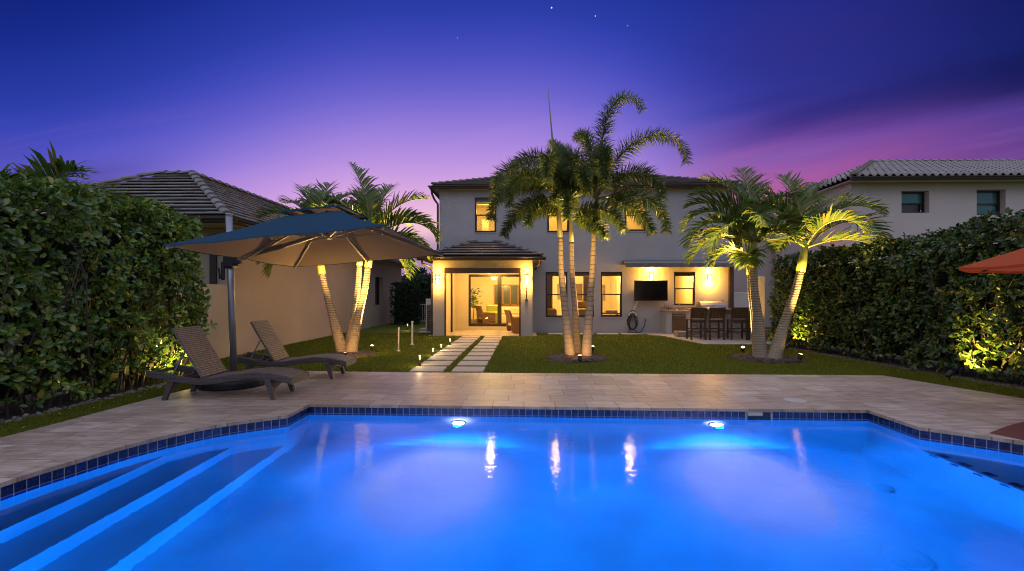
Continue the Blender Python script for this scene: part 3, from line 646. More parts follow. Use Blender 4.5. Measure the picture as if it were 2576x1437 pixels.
# roof: hip over the square plan
ov = .24; rx0, rx1, ry0, ry1 = hx0-ov, hx1+ov+.05, HY-ov, HY+12+ov; cxm = (rx0+rx1)/2; apx = Vector((cxm, (ry0+ry1)/2, 8.25)); ez = zeave+.16
c1, c2, c3, c4_ = Vector((rx0,ry0,ez)), Vector((rx1,ry0,ez)), Vector((rx1,ry1,ez)), Vector((rx0,ry1,ez))
rf = tiles(c1, c2, apx, apx, 17, h=.062, th=.03, seed=3); roof = rf.build('roof', M['roof'], house)
mb = tiles(c4_, c1, apx, apx, 17, seed=4); mb.v += []; mb.build('roof_slope', M['roof'], house)
tiles(c2, c3, apx, apx, 17, seed=5).build('roof_slope', M['roof'], house)
mb = MB(); hipcap(mb, c1, apx); mb.build('hip_tile', M['roof'], roof); mb = MB(); hipcap(mb, c2, apx); mb.build('hip_tile', M['roof'], roof)
mb = MB(); d_ = Vector((0,0,-.02)); mb.add([c1+d_, c2+d_, c3+d_, c4_+d_, apx+d_], [(0,1,4),(1,2,4),(2,3,4),(3,0,4)]); mb.quad(*[p+Vector((0,0,-.14)) for p in (c4_, c3, c2, c1)])
mb.build('soffit', M['stucco'], house)
mb = MB(); mb.box((rx0,ry0-.002,ez-.15),(rx1,ry0-.03,ez-.0)); mb.box((rx0,ry0,ez-.15),(rx0-.03,ry1,ez)); mb.box((rx1,ry0,ez-.15),(rx1+.03,ry1,ez)); mb.build('fascia', M['brown'], house)
mb = MB(); gutter(mb, (rx0-.10,ry0-.031,ez-.19), (rx1+.10,ry0-.031,ez-.19), .14, .13); gutter(mb, (rx0-.031,ry1,ez-.19), (rx0-.031,ry0-.16,ez-.19), .14, .13); mb.build('gutter', M['brown'], house)
mb = MB(); q = Vector((rx0-.06, ry0+.1, ez-.19)); mb.tube([q, q+Vector((.02,.02,-.16)), q+Vector((.10,.10,-.36)), Vector((hx0-.055, HY-.06, ez-.75)), Vector((hx0-.055, HY-.06, 2.9))], .045, 8); mb.build('downspout', M['brown'], house)
mb = MB(); x = hx1+.06; mb.tube([(x,HY-.06,ez-.25),(x,HY-.06,.0)], .05, 8); mb.box((hx1-.02,HY-.12,0),(hx1+.16,HY-.004,3.0)); mb.build('downspout', M['brown'], house)
for w_ in wins: window_y(house, w_[0]+.003, w_[1]-.003, w_[2]+.003, w_[3]-.003, HY+.05)
for w_ in wins:
    mb = MB(); mb.box((w_[0]-.03,HY-.022,w_[2]-.045),(w_[1]+.03,HY-.002,w_[2]-.004)); mb.build('window_sill', M['stucco'], house)
# porch
mb = MB(); pz1 = 2.82; pe = 2.53; Tp = .28
wall_y(mb, px0, px1, -.1, pz1, PY, [(po0, po1, -.1, pe)], .30)
mb.quad((px0,HY,-.1),(px0,PY,-.1),(px0,PY,pz1),(px0,HY,pz1)); mb.quad((px1,PY,-.1),(px1,HY,-.1),(px1,HY,pz1),(px1,PY,pz1))
mb.build('porch_wall', M['stucco'], house)
mb = MB(); ix0, ix1 = po0-.04, po1+.30
# inside of the porch: left return, right return, back wall with the door hole, ceiling
mb.quad((ix0,PY+.30,-.05),(ix0,PY+.30,2.56),(ix0,SY,2.56),(ix0,SY,-.05)); mb.quad((ix1,PY+.30,-.05),(ix1,SY,-.05),(ix1,SY,2.56),(ix1,PY+.30,2.56))
wall_y(mb, ix0, ix1, -.05, 2.56, SY, [(sx0, sx1, .14, 2.44)], .12)
mb.quad((ix0,PY+.30,2.56),(ix1,PY+.30,2.56),(ix1,SY,2.56),(ix0,SY,2.56)); mb.box((sx0-.06,SY-.10,-.04),(ix1-.004,SY-.004,.12))
mb.build('porch_interior_wall', M['room'], house)
mb = MB(); mb.box((po0-.6,PY+.01,-.06),(po1+.6,SY,.0)); mb.build('porch_floor', M['paver'], house)
mb = MB(); mb.box((po0,PY-.03,2.34),(po1,PY+.12,pe-.002)); mb.box((po0+.003,PY-.02,-.02),(po0+.055,PY+.10,2.338)); mb.box((po1-.055,PY-.02,-.02),(po1-.003,PY+.10,2.338)); mb.build('roller_screen_frame', M['frame'], house)
mb = MB(); mb.box((ix0+.03,PY+1.55,0.0),(ix0+.10,PY+1.63,2.5)); mb.build('roller_screen_guide', M['frame'], house)
px0r, px1r, pyr = px0-.36, px1+.34, PY-.38; pez = 2.95
k1, k2_ = Vector((px0r,pyr,pez)), Vector((px1r,pyr,pez)); kz = 3.72; t1, t2 = Vector((gy(1196,612,HY).x,HY-.02,kz)), Vector((gy(1245,612,HY).x,HY-.02,kz)); b1, b2 = Vector((px0r,HY-.02,pez)), Vector((px1r,HY-.02,pez))
pr = tiles(k1, k2_, t1, t2, 6, h=.085, th=.03, seed=8).build('porch_roof', M['roof'], house)
tiles(b1, k1, t1, t1, 6, seed=9).build('porch_roof_slope', M['roof'], house); tiles(k2_, b2, t2, t2, 6, seed=10).build('porch_roof_slope', M['roof'], house)
mb = MB(); hipcap(mb, k1, t1); mb.build('hip_tile', M['roof'], pr); mb = MB(); hipcap(mb, k2_, t2); mb.build('hip_tile', M['roof'], pr)
mb = MB(); mb.add([p+Vector((0,0,-.02)) for p in (k1,k2_,t2,t1,b1,b2)], [(0,1,2,3),(4,0,3),(1,5,2)]); mb.quad(*[p+Vector((0,0,-.12)) for p in (b1,b2,k2_,k1)]); mb.build('porch_soffit', M['stucco'], house)
mb = MB(); mb.box((px0r,pyr-.002,pez-.13),(px1r,pyr-.03,pez)); mb.box((px0r-.03,pyr-.03,pez-.13),(px0r-.002,HY-.03,pez)); mb.box((px1r+.002,pyr-.03,pez-.13),(px1r+.03,HY-.03,pez)); mb.build('porch_fascia', M['brown'], house)
mb = MB(); gutter(mb, (px0r-.14,pyr-.031,pez-.16), (px1r+.14,pyr-.031,pez-.16), .13, .12); mb.build('porch_gutter', M['brown'], house)
mb = MB(); q = Vector((px0r+.05,pyr-.08,pez-.15)); mb.tube([q,q+Vector((.01,.03,-.12)),q+Vector((.20,.3,-.20)),Vector((px0-.05,PY+.05,pez-.5)),Vector((px0-.05,PY+.05,0))], .04, 8); mb.build('porch_downspout', M['brown'], house); mb = MB(); q = Vector((px1r-.05,pyr+.3,pez-.15)); mb.tube([q,q+Vector((-.02,.03,-.12)),q+Vector((-.18,.4,-.3))], .04, 8); mb.build('porch_downspout', M['brown'], house)
# sliding door
f = MB(); a = SY+.02; xm = gy(1256, 760, SY).x
f.box((sx0,a,.14),(sx0+.10,a+.08,2.44)); f.box((sx0+.10,a,2.33),(sx1,a+.08,2.44)); f.box((sx0+.10,a,.14),(sx1,a+.08,.27)); f.box((xm-.09,a-.012,.27),(xm+.09,a+.07,2.33)); f.box((sx1-.22,a,.27),(sx1,a+.08,2.33))
sd_ = f.build('sliding_door', M['frame'], house)
for q0, q1 in ((sx0+.10, xm-.09), (xm+.09, sx1-.22)):
    g = MB(); g.quad((q0,a+.04,.27),(q1,a+.04,.27),(q1,a+.04,2.33),(q0,a+.04,2.33)); g.build('pane', M['glass'], sd_)
g = MB(); g.box((xm-.075,a-.03,1.0),(xm-.045,a-.012,1.35)); g.build('handle', M['black'], sd_)
# rooms
room(house, sx0-.9, sx1+.5, SY+.13, SY+4.6, .10, 2.62)
room(house, gA[0]-.35, gC[1]+.3, HY+.15, HY+4.2, .05, 2.66)
room(house, gK[0]-.5, gK[1]+.4, HY+.15, HY+4.0, .05, 2.66)
for w_, dy in ((u1, 3.2), (u2, 2.2), (u3, 2.4)): room(house, w_[0]-1.0, w_[1]+1.0, HY+.15, HY+dy, 3.15, 5.72)
# window in the far wall of the living room: dark panes, louvre frame
bx0, bx1 = gy(1245, 700, SY+4.55).x, gy(1301, 700, SY+4.55).x
mb = MB(); mb.box((bx0,SY+4.55,1.05),(bx1,SY+4.59,2.05)); mb.build('far_window_glass', mat('night_glass', (.09,.095,.05), .2), house)
mb = MB()
for x in (bx0-.06, bx0+(bx1-bx0)*.33, bx0+(bx1-bx0)*.66, bx1): mb.box((x,SY+4.50,1.0),(x+.06,SY+4.548,2.1))
mb.box((bx0,SY+4.50,1.0),(bx1,SY+4.54,1.05)); mb.box((bx0,SY+4.50,2.05),(bx1,SY+4.54,2.1)); mb.build('far_window_frame', M['wood_chair'], house)
# roller blinds drawn a little way down at the head of each window
for w_ in wins:
    mb = MB(); mb.box((w_[0]+.02,HY+.16,w_[3]-.17),(w_[1]-.02,HY+.18,w_[3]-.03)); mb.build('roller_blind', M['teal'] if w_ is u1 or w_ is u3 else M['curtain'], house)
def curtain(x0, x1, z0, z1, Y):
    mb = MB(); k = 16; vs = []
    for i in range(k+1):
        x = x0+(x1-x0)*i/k; y = Y+.04*math.sin(i*1.9); vs += [(x,y,z0),(x,y,z1)]
    mb.add(vs, [(2*i,2*i+2,2*i+3,2*i+1) for i in range(k)]); return mb.build('curtain', M['curtain'], house, smooth=True)
curtain(gA[0]+.04, gA[0]+.34, .1, 2.35, HY+.9); curtain(gB[0]+.62, gB[1]-.02, .1, 2.35, HY+1.3); curtain(gC[0]+.05, gC[0]+.45, .1, 2.3, HY+2.4)
# upstairs: a door leaf and a pale corner seen through the first window
mb = MB(); mb.box((u1[0]+.12,HY+1.9,3.16),(u1[0]+.42,HY+1.95,4.95)); mb.build('inner_door', M['cushion'], house)
mb = MB(); mb.box((gK[0]+.1,HY+2.6,.05),(gK[1]+.1,HY+3.1,1.0)); mb.build('kitchen_cabinet', M['wood_chair'], house)
mb = MB(); mb.box((gK[0]+.28,HY+3.0,1.5),(gK[0]+.42,HY+3.4,2.3)); mb.box((gK[0]+.1,HY+2.9,2.2),(gK[1],HY+3.4,2.25)); mb.build('kitchen_shelf', M['wood_chair'], house)
# more of what the rooms hold
def pic(x0, x1, z0, z1, Y, m, name='wall_picture'):
    mb = MB(); mb.box((x0,Y-.03,z0),(x1,Y-.002,z1)); mb.build(name, m, house)
M['art'] = mat('faded_canvas', (.40,.28,.14), .8, c2=(.16,.12,.07), scale=5); M['dkwood'] = mat('walnut', (.12,.065,.03), .5, c2=(.08,.04,.02), scale=4, stretch=(1,1,7))
pic(gC[0]+.55, gC[1]+.05, 1.25, 2.05, HY+4.2, M['art']); pic(gA[1]-.1, gB[0]+.3, 1.3, 2.1, HY+4.2, M['art']); pic(gB[0]+.4, gB[0]+.95, .05, 2.1, HY+4.2, M['dkwood'], 'inner_door')
pic(gK[0]-.4, gK[0]+.22, 1.45, 2.3, HY+4.0, M['dkwood'], 'wall_cupboard'); pic(gK[0]+.62, gK[1]+.3, 1.45, 2.3, HY+4.0, M['dkwood'], 'wall_cupboard')
pic(u2[0]+.1, u2[0]+.5, 3.16, 5.1, HY+2.2, M['cushion'], 'inner_door'); pic(u3[0]+.35, u3[1]+.3, 4.15, 4.5, HY+2.4, M['dkwood'], 'shelf_unit'); pic(u1[0]+.55, u1[1]+.4, 4.1, 4.16, HY+3.2, M['cushion'], 'rail_moulding')
for w_ in (u1, u2, u3):
    mb = MB(); mb.box((w_[0]-.9,HY+.9,5.44),(w_[1]+.9,HY+1.0,5.715)); mb.build('ceiling_beam', M['room'], house)
mb = MB(); mb.box((sx0-.6,SY+1.8,2.40),(sx1+.3,SY+1.95,2.615)); mb.build('ceiling_beam', M['room'], house)
# ceiling lamp upstairs
c = Vector((u1[0]+.58, HY+1.3, 5.70)); t = thing('ceiling_lamp', 'round glowing ceiling lamp in the upstairs room over the porch', 'ceiling lamp', c)
mb = MB(); mb.lathe(c, [(.17,0),(.17,-.03),(.12,-.075),(.01,-.09)], 20); mb.build('shade', M['ceil_lamp'], t, smooth=True)
lamp('POINT', 'room_light', c+Vector((0,-.1,-.5)), 122, (1,.58,.10), .15)
lamp('POINT', 'room_light', ((u2[0]+u2[1])/2, HY+1.0, 5.2), 93, (1,.58,.10), .15); lamp('POINT', 'room_light', ((u3[0]+u3[1])/2, HY+1.0, 5.2), 93, (1,.58,.10), .15)
lamp('POINT', 'room_light', ((sx0+sx1)/2, SY+2.2, 2.35), 340, (1,.62,.15), .2); lamp('POINT', 'room_light', ((ix0+ix1)/2, PY+1.5, 2.40), 210, (1,.60,.15), .15)
lamp('POINT', 'room_light', (gA[1]+.3, HY+1.9, 2.35), 260, (1,.64,.17), .2); lamp('POINT', 'room_light', (gC[0]+.3, HY+1.6, 2.35), 130, (1,.62,.15), .2); lamp('POINT', 'room_light', ((gK[0]+gK[1])/2, HY+1.7, 2.3), 185, (1,.62,.15), .2)

# ------------------------------------------------------------------ neighbour on the left
nx = -7.35
def zon(u, v): return gx(u, v, nx).z
left = thing('neighbour_house', 'single storey beige stucco house along the left side with dark tiled hip roof', 'house', (nx-3, 18, 0))
y0, y1, ne = 11.2, 27.5, 3.18
mb = MB(); wy0, wy1 = gx(948.5, 730, nx).y, gx(967.5, 730, nx).y; wz0, wz1 = gx(958, 768, nx).z, gx(958, 697, nx).z
wall_x(mb, y0, 21.5, -.1, ne, nx); wall_x(mb, 21.5, y1, -.1, ne, nx-.10, [(wy0, wy1, wz0, wz1)], .25); mb.quad((nx-.10,21.5,-.1),(nx-.10,21.5,ne),(nx,21.5,ne),(nx,21.5,-.1))
mb.quad((nx,y0,-.1),(nx,y0,ne),(nx-6,y0,ne),(nx-6,y0,-.1)); mb.quad((nx-.1,y1,-.1),(nx-6,y1,-.1),(nx-6,y1,ne),(nx-.1,y1,ne))
mb.build('wall', M['stucco_warm'], left)
mb = MB(); X = nx-.35; f = .06
mb.box((X,wy0,wz0),(X+.06,wy0+f,wz1)); mb.box((X,wy1-f,wz0),(X+.06,wy1,wz1)); mb.box((X,wy0+f,wz0),(X+.06,wy1-f,wz0+f)); mb.box((X,wy0+f,wz1-f),(X+.06,wy1-f,wz1)); fr_ = mb.build('window', M['frame'], left)
mb = MB(); mb.box((X-.01,wy0+.02,wz0+.02),(X+.02,wy1-.02,wz1-.02)); mb.build('pane', M['screen'], fr_)
# side window near the garden: dark post in a pale recess facing the pool
mb = MB(); mb.box((gy(530,700,y0).x,y0-.05,1.5),(gy(546,700,y0).x,y0-.004,3.0)); mb.build('window_post', M['frame'], left)
# courtyard wall, lower, in front
mb = MB(); mb.box((nx-.22,7.2,-.1),(nx-.002,y0-.004,gx(530,715,nx).z)); o = mb.build('courtyard_wall', M['stucco_warm']); tag(o, 'low beige stucco garden wall between the left hedge and the single storey house', 'wall')
e1 = Vector((nx+.50, y0-.85, ne+.16)); apx = gx(484, 440, nx-2.15); e2 = Vector((nx+.50, y1+.5, ne+.16)); rz = apx.z
e0 = Vector((nx-6.2, y0-.85, ne+.16)); apl = Vector((nx-3.25, apx.y, rz)); rb = Vector((apx.x, y1-2.0, rz))
rf = tiles(e0, e1, apl, apx, 13, w=.34, h=.085, th=.03, seed=21).build('roof', M['roof2'], left)
tiles(e1, e2, apx, rb, 13, w=.34, h=.062, th=.032, seed=22).build('roof_slope', M['roof2'], left)
mb = MB(); hipcap(mb, e1, apx, .13); hipcap(mb, apx, apl, .12); hipcap(mb, apx, rb, .12); hipcap(mb, e0, apl, .13); mb.build('hip_tile', M['roof2'], rf)
mb = MB(); mb.add([p+Vector((0,0,-.02)) for p in (e0,e1,apx,apl,e2,rb)], [(0,1,2,3),(1,4,5,2)]); mb.add([p+Vector((0,0,-.15)) for p in (e0,e1,e2)]+[(nx-6.2,y1+.5,ne+.01)], [(0,3,2,1)]); mb.build('soffit', M['stucco_warm'], left)
mb = MB(); mb.box((nx-6.2,y0-.88,ne),(nx+.50,y0-.852,ne+.17)); mb.box((nx+.502,y0-.88,ne),(nx+.53,y1+.5,ne+.17)); mb.build('fascia', M['brown'], left)
mb = MB(); gutter(mb, (nx-6,y0-.881,ne+.0), (nx+.6,y0-.881,ne+.0), .12, .11); gutter(mb, (nx+.531,y0-1.0,ne), (nx+.531,y1+.5,ne), .12, .11); mb.build('gutter', M['brown'], left)

# ------------------------------------------------------------------ neighbour on the right
ry = 17.0
def rt(u, v, Y=ry): return gy(u, v, Y)
rxl = rt(2140, 600).x; re = 5.62
right_h = thing('neighbour_house', 'two storey pale house behind the right hedge with barrel tiled roof and teal shaded windows', 'house', (rxl+6, ry, 0))
r1 = wrect(2267, 2337-13, 480, 536, ry); r2 = wrect(2456, 2529-13, 477, 541, ry)
rr = [(r1[0], gy(2337,500,ry).x, r1[2], r1[3]), (r2[0], gy(2529,500,ry).x, r2[2], r2[3])]
mb = MB(); wall_y(mb, rxl, rxl+14, -.1, re, ry, rr, .28); mb.quad((rxl,ry+5,-.1),(rxl,ry,-.1),(rxl,ry,re),(rxl,ry+5,re)); mb.quad((rxl+14,ry,-.1),(rxl+14,ry+5,-.1),(rxl+14,ry+5,re),(rxl+14,ry,re)); mb.build('wall', M['stucco_pink'], right_h)
mb = MB(); wx0 = hx1+.25; mb.box((hx1+.03,22.5,-.1),(rxl+3,23.5,5.35)); mb.build('rear_wing', M['stucco_pink'], right_h)
mb = MB(); mb.tube([(hx1+1.05,22.42,0),(hx1+1.05,22.42,5.3)], .05, 8); mb.build('downspout', M['stucco_pink'], right_h)
for i, w_ in enumerate(rr):
    o = window_y(right_h, w_[0]+.003, w_[1]-.003, w_[2]+.003, w_[3]-.003, ry+.2, .47)
    z0 = w_[2]+.05 if i else w_[2]+(w_[3]-w_[2])*.5
    mb = MB(); mb.box((w_[0]+.05,ry+.28,z0),(w_[1]-.05,ry+.30,w_[3]-.05)); mb.build('shade', M['teal'], o)
    mb = MB(); mb.box((w_[0]+.03,ry+.34,w_[2]+.03),(w_[1]-.03,ry+.36,w_[3]-.03)); mb.build('dark_room', M['screen'], o)
# barrel tile roof
E0 = Vector((rxl-.28, ry-.5, re+.16)); E1 = Vector((rxl+14.5, ry-.5, re+.16)); T0 = gy(2192, 409, ry+3.9); T1 = Vector((rxl+9.9, ry+3.9, T0.z))
def barrel(A, B, D, C, nrow, w=.27, amp=.05):
    A, B, C, D = map(Vector, (A, B, C, D)); ex = (B-A).normalized(); L0 = (B-A).length; nrm = (B-A).cross(D-A).normalized()
    if nrm.z < 0: nrm = -nrm
    sub = 8; nc = int(L0/w*sub); V = []; F = []
    for i in range(nrow):
        b = len(V)
        for t, hh in ((i/nrow, .026), (min(1, (i+1.08)/nrow), .0)):
            l, r_ = A.lerp(D, t), B.lerp(C, t); s, e_ = (l-A).dot(ex), (r_-A).dot(ex); b0 = l-ex*s
            for j in range(nc+1):
                x = j*w/sub; xx = min(max(x, s), e_); ph = 2*PI*x/w
                V.append(b0+ex*xx+nrm*(hh+amp*(math.sin(ph)+.25*math.sin(2*ph))))
        for j in range(nc): F.append((b+j, b+j+1, b+nc+1+j+1, b+nc+1+j))
        b2 = len(V)
        if i == 0:
            for j in range(nc+1): V.append(V[j]-nrm*.03)
            for j in range(nc): F.append((b2+j, b2+j+1, j+1, j))
    mb = MB(); mb.v = [tuple(v) for v in V]; mb.f = F; return mb
def barrel_fixed(A, B, D, C, nrow):
    mb = barrel(A, B, D, C, nrow); return mb
ro = barrel_fixed(E0, E1, T0, T1, 11).build('roof', M['roof3'], right_h, smooth=True)
E3 = Vector((rxl-.28, ry+5.5, re+.16)); T3 = Vector((T0.x, ry+4.2, T0.z))
barrel_fixed(E3, E0, T3, T0, 11).build('roof_slope', M['roof3'], right_h, smooth=True)
mb = MB(); hipcap(mb, E0, T0, .12); hipcap(mb, T0, T1, .12); mb.build('hip_tile', M['roof3'], ro)
mb = MB(); p = gy(2263, 420, ry+3.2); mb.box((p.x-.25,p.y-.1,p.z-.12),(p.x+.25,p.y+.2,p.z+.12)); mb.build('roof_vent', M['roof3'], right_h)
mb = MB(); mb.add([q+Vector((0,0,-.13)) for q in (E0,E1,T1,T0,E3,T3)], [(0,1,2,3),(4,0,3,5)]); mb.build('roof_underlay', M['brown'], right_h); mb = MB(); mb.quad(*[q+Vector((0,0,-.14)) for q in (E3, E3+Vector((15,0,0)), E1, E0)]); mb.build('soffit', M['stucco_pink'], right_h)
mb = MB(); mb.box((E0.x,E0.y-.03,re-.0),(E1.x,E0.y-.002,re+.12)); mb.build('fascia', M['brown'], right_h)
mb = MB(); gutter(mb, (E0.x-.12,E0.y-.031,re-.04), (E1.x,E0.y-.031,re-.04), .13, .13); mb.build('gutter', M['brown'], right_h)

# low white wall and cream post beside the kitchen
a, b = gy(1834, 735.5, 19.9), gy(1873, 735.5, 19.9)
mb = MB(); mb.bevbox((a.x,19.9,-.03),(b.x+.22,22.3,a.z), .02); o = mb.build('garden_wall', M['white']); tag(o, 'low white side wall standing past the downspout at the end of the house', 'wall')
a = gy(1914.5, 695, 14.35); mb = MB(); mb.bevbox((a.x-.075,14.28,-.03),(a.x+.075,14.43,a.z), .01); o = mb.build('gate_post', M['cushion']); tag(o, 'tall cream post lit warm from below at the far end of the right hedge', 'post')
# ------------------------------------------------------------------ foliage
def norm(a): return a/np.maximum(1e-9, np.linalg.norm(a, axis=-1, keepdims=True))
def leaves(P, D, Nn, size, aspect=.62, cup=.12):
    """P base points, D leaf direction, Nn leaf normal; oval leaves, folded along the midrib"""
    n = len(P); D = norm(D); S = norm(np.cross(D, Nn)); U = np.cross(S, D)
    s = size[:, None]
    def pt(a, b, c): return P+D*s*a+S*s*aspect*b+U*s*c
    V = np.stack([pt(0,0,0), pt(.30,-.36,cup), pt(.72,-.40,cup*.9), pt(1,0,-.06), pt(.72,.40,cup*.9), pt(.30,.36,cup)], 1).reshape(-1, 3)
    b = (np.arange(n)*6)[:, None]
    Q = np.concatenate([b+np.array([[0,1,2,3]]), b+np.array([[0,3,4,5]])], 0)
    return V, Q
def hedge(name, label, front, x_face, thick, y0, y1, z0, ztop, lsize, dens, m, side, endround=.5, slope=0.0, wob=.16, twigs=60, ztop1=None, bare=0.0, seed=5):
    """clipped hedge along y with its face at x_face (+ slope*y); side = +1 when the face looks to +x"""
    r = np.random.default_rng(seed); t = thing(name, label, 'hedge', (x_face-side*thick/2, (y0+y1)/2, -.03))
    if ztop1 is None: ztop1 = ztop
    def xf(y): return x_face+slope*(y-y0)
    def zt(y): return ztop+(ztop1-ztop)*(y-y0)/(y1-y0)
    Lh = y1-y0
    lumps = [(r.uniform(0, 2*PI), r.uniform(.5, 1.4), r.uniform(.5, 2.6), r.uniform(.5, 2.6)) for _ in range(7)]
    def lump(a, b): return sum(np.sin(p+a*fa*w+b*fb*.9) for p, w, fa, fb in lumps)/7
    segs = [('f', Lh*(ztop-z0)), ('t', Lh*thick), ('e', thick*(ztop-z0)), ('n', thick*(ztop-z0))]
    Ps, Ns = [], []
    for kind, area in segs:
        k = int(area*dens); a = r.random(k); b = r.random(k)
        if kind == 'f':
            y = y0+a*Lh; z = z0+(zt(y)-z0)*b**.9; x = xf(y); nn = np.tile([side, 0, .12], (k, 1)).astype(float)
        elif kind == 't':
            y = y0+a*Lh; z = zt(y); x = xf(y)-side*b*thick; nn = np.tile([side*.15, 0, 1.0], (k, 1)).astype(float)
        else:
            yy = y1 if kind == 'e' else y0; y = np.full(k, yy); z = z0+(zt(y)-z0)*b; x = xf(y)-side*a*thick; nn = np.tile([side*.1, 1 if kind == 'e' else -1, .1], (k, 1)).astype(float)
        p = np.stack([np.broadcast_to(x, (k,)), y, z], 1).astype(float)
        w = wob*lump(p[:,1]*2.2+p[:,0], p[:,2]*2.6)+r.normal(0, wob*.28, k)-np.abs(r.normal(0, .10, k))*(r.random(k) < .5)
        p += nn*w[:, None]
        # round the long top edge and the far end
        tz = np.clip((p[:,2]-(zt(p[:,1])-.35))/.35, 0, 1); p[:,0] -= side*.16*tz**2*(kind == 'f')
        if kind == 'f' and bare > 0:
            keep = (r.random(k) > bare*np.clip(1-(p[:,2]-z0)/.9, 0, 1)); p, nn = p[keep], nn[keep]
        Ps.append(p); Ns.append(nn)
    P = np.concatenate(Ps); Nn = np.concatenate(Ns); k = len(P)
    per = 5; ax = norm(Nn+r.normal(0, .45, (k, 3))+np.array([0, 0, .25]))
    P5 = np.repeat(P, per, 0); A5 = np.repeat(ax, per, 0); ph = (np.tile(np.arange(per)/per*2*PI, k)+np.repeat(r.random(k)*6.28, per))+r.normal(0, .3, k*per)
    t1 = norm(np.cross(A5, np.array([.3, .5, .81]))); t2 = np.cross(A5, t1)
    rad = t1*np.cos(ph)[:, None]+t2*np.sin(ph)[:, None]
    sp = r.uniform(.35, 1.0, (k*per, 1)); D = norm(A5*(1.1-sp)+rad*sp+r.normal(0, .15, (k*per, 3))); Nf = norm(A5*.8-rad*.6+r.normal(0, .25, (k*per, 3)))
    size = lsize*r.uniform(.65, 1.2, k*per)
    V, Q = leaves(P5+rad*lsize*.12, D, Nf, size)
    npmesh('foliage', V, Q, m, t, smooth=False)
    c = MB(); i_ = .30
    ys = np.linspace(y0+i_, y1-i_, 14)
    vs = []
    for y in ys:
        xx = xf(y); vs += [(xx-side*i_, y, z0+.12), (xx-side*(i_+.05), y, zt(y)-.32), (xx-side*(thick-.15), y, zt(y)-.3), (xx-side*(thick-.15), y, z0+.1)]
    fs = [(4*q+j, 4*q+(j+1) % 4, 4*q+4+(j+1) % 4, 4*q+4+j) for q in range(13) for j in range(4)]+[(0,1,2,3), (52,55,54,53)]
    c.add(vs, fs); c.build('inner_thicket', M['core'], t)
    b = MB()
    for _ in range(twigs):
        y = r.uniform(y0+.1, y1-.15); x = xf(y)-side*r.uniform(.12, .5); p = np.array([x, y, -.04]); pts = [p]
        h = r.uniform(.7, zt(y)-.5); ln = r.normal(0, .12, 2)
        for q in range(1, 5): pts.append(np.array([x+side*r.uniform(-.02, .14)*q/2+ln[0]*q*.25, y+ln[1]*q+r.normal(0, .03), h*q/4]))
        b.tube([Vector(q) for q in pts], [.018, .015, .012, .008, .004], 5, False)
        for s_ in range(2):
            q = pts[2+s_]; b.tube([Vector(q), Vector(q+np.array([side*r.uniform(.0, .15), r.normal(0, .2), r.uniform(.15, .4)]))], [.008, .003], 4, False)
    b.build('stem', M['twig'], t); t.children[-1]['kind'] = 'stuff'
    return t
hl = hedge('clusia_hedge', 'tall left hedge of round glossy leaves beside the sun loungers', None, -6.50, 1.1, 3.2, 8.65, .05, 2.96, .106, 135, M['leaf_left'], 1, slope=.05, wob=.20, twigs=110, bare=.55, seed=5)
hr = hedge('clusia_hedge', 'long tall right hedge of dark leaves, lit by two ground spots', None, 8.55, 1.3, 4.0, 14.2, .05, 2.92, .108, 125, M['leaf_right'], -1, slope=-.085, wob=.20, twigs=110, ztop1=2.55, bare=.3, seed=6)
# small hedges between the houses
p = gy(1025, 808, 24.6)
h3 = hedge('boxed_hedge', 'dark upright clipped hedge at the far end of the left house wall', None, gy(1052, 800, 24.2).x, 1.35, 23.6, 24.5, 0, 2.15, .085, 170, M['leaf_far'], 1, wob=.10, twigs=4, seed=8)
h4 = hedge('screening_shrub', 'green bushes beyond the metal gate between the two houses', None, gy(1105, 800, 31).x, 4.6, 30.4, 31.4, 0, 2.75, .15, 60, M['leaf_far'], 1, wob=.3, twigs=4, seed=9)
h4['category'] = 'shrub'

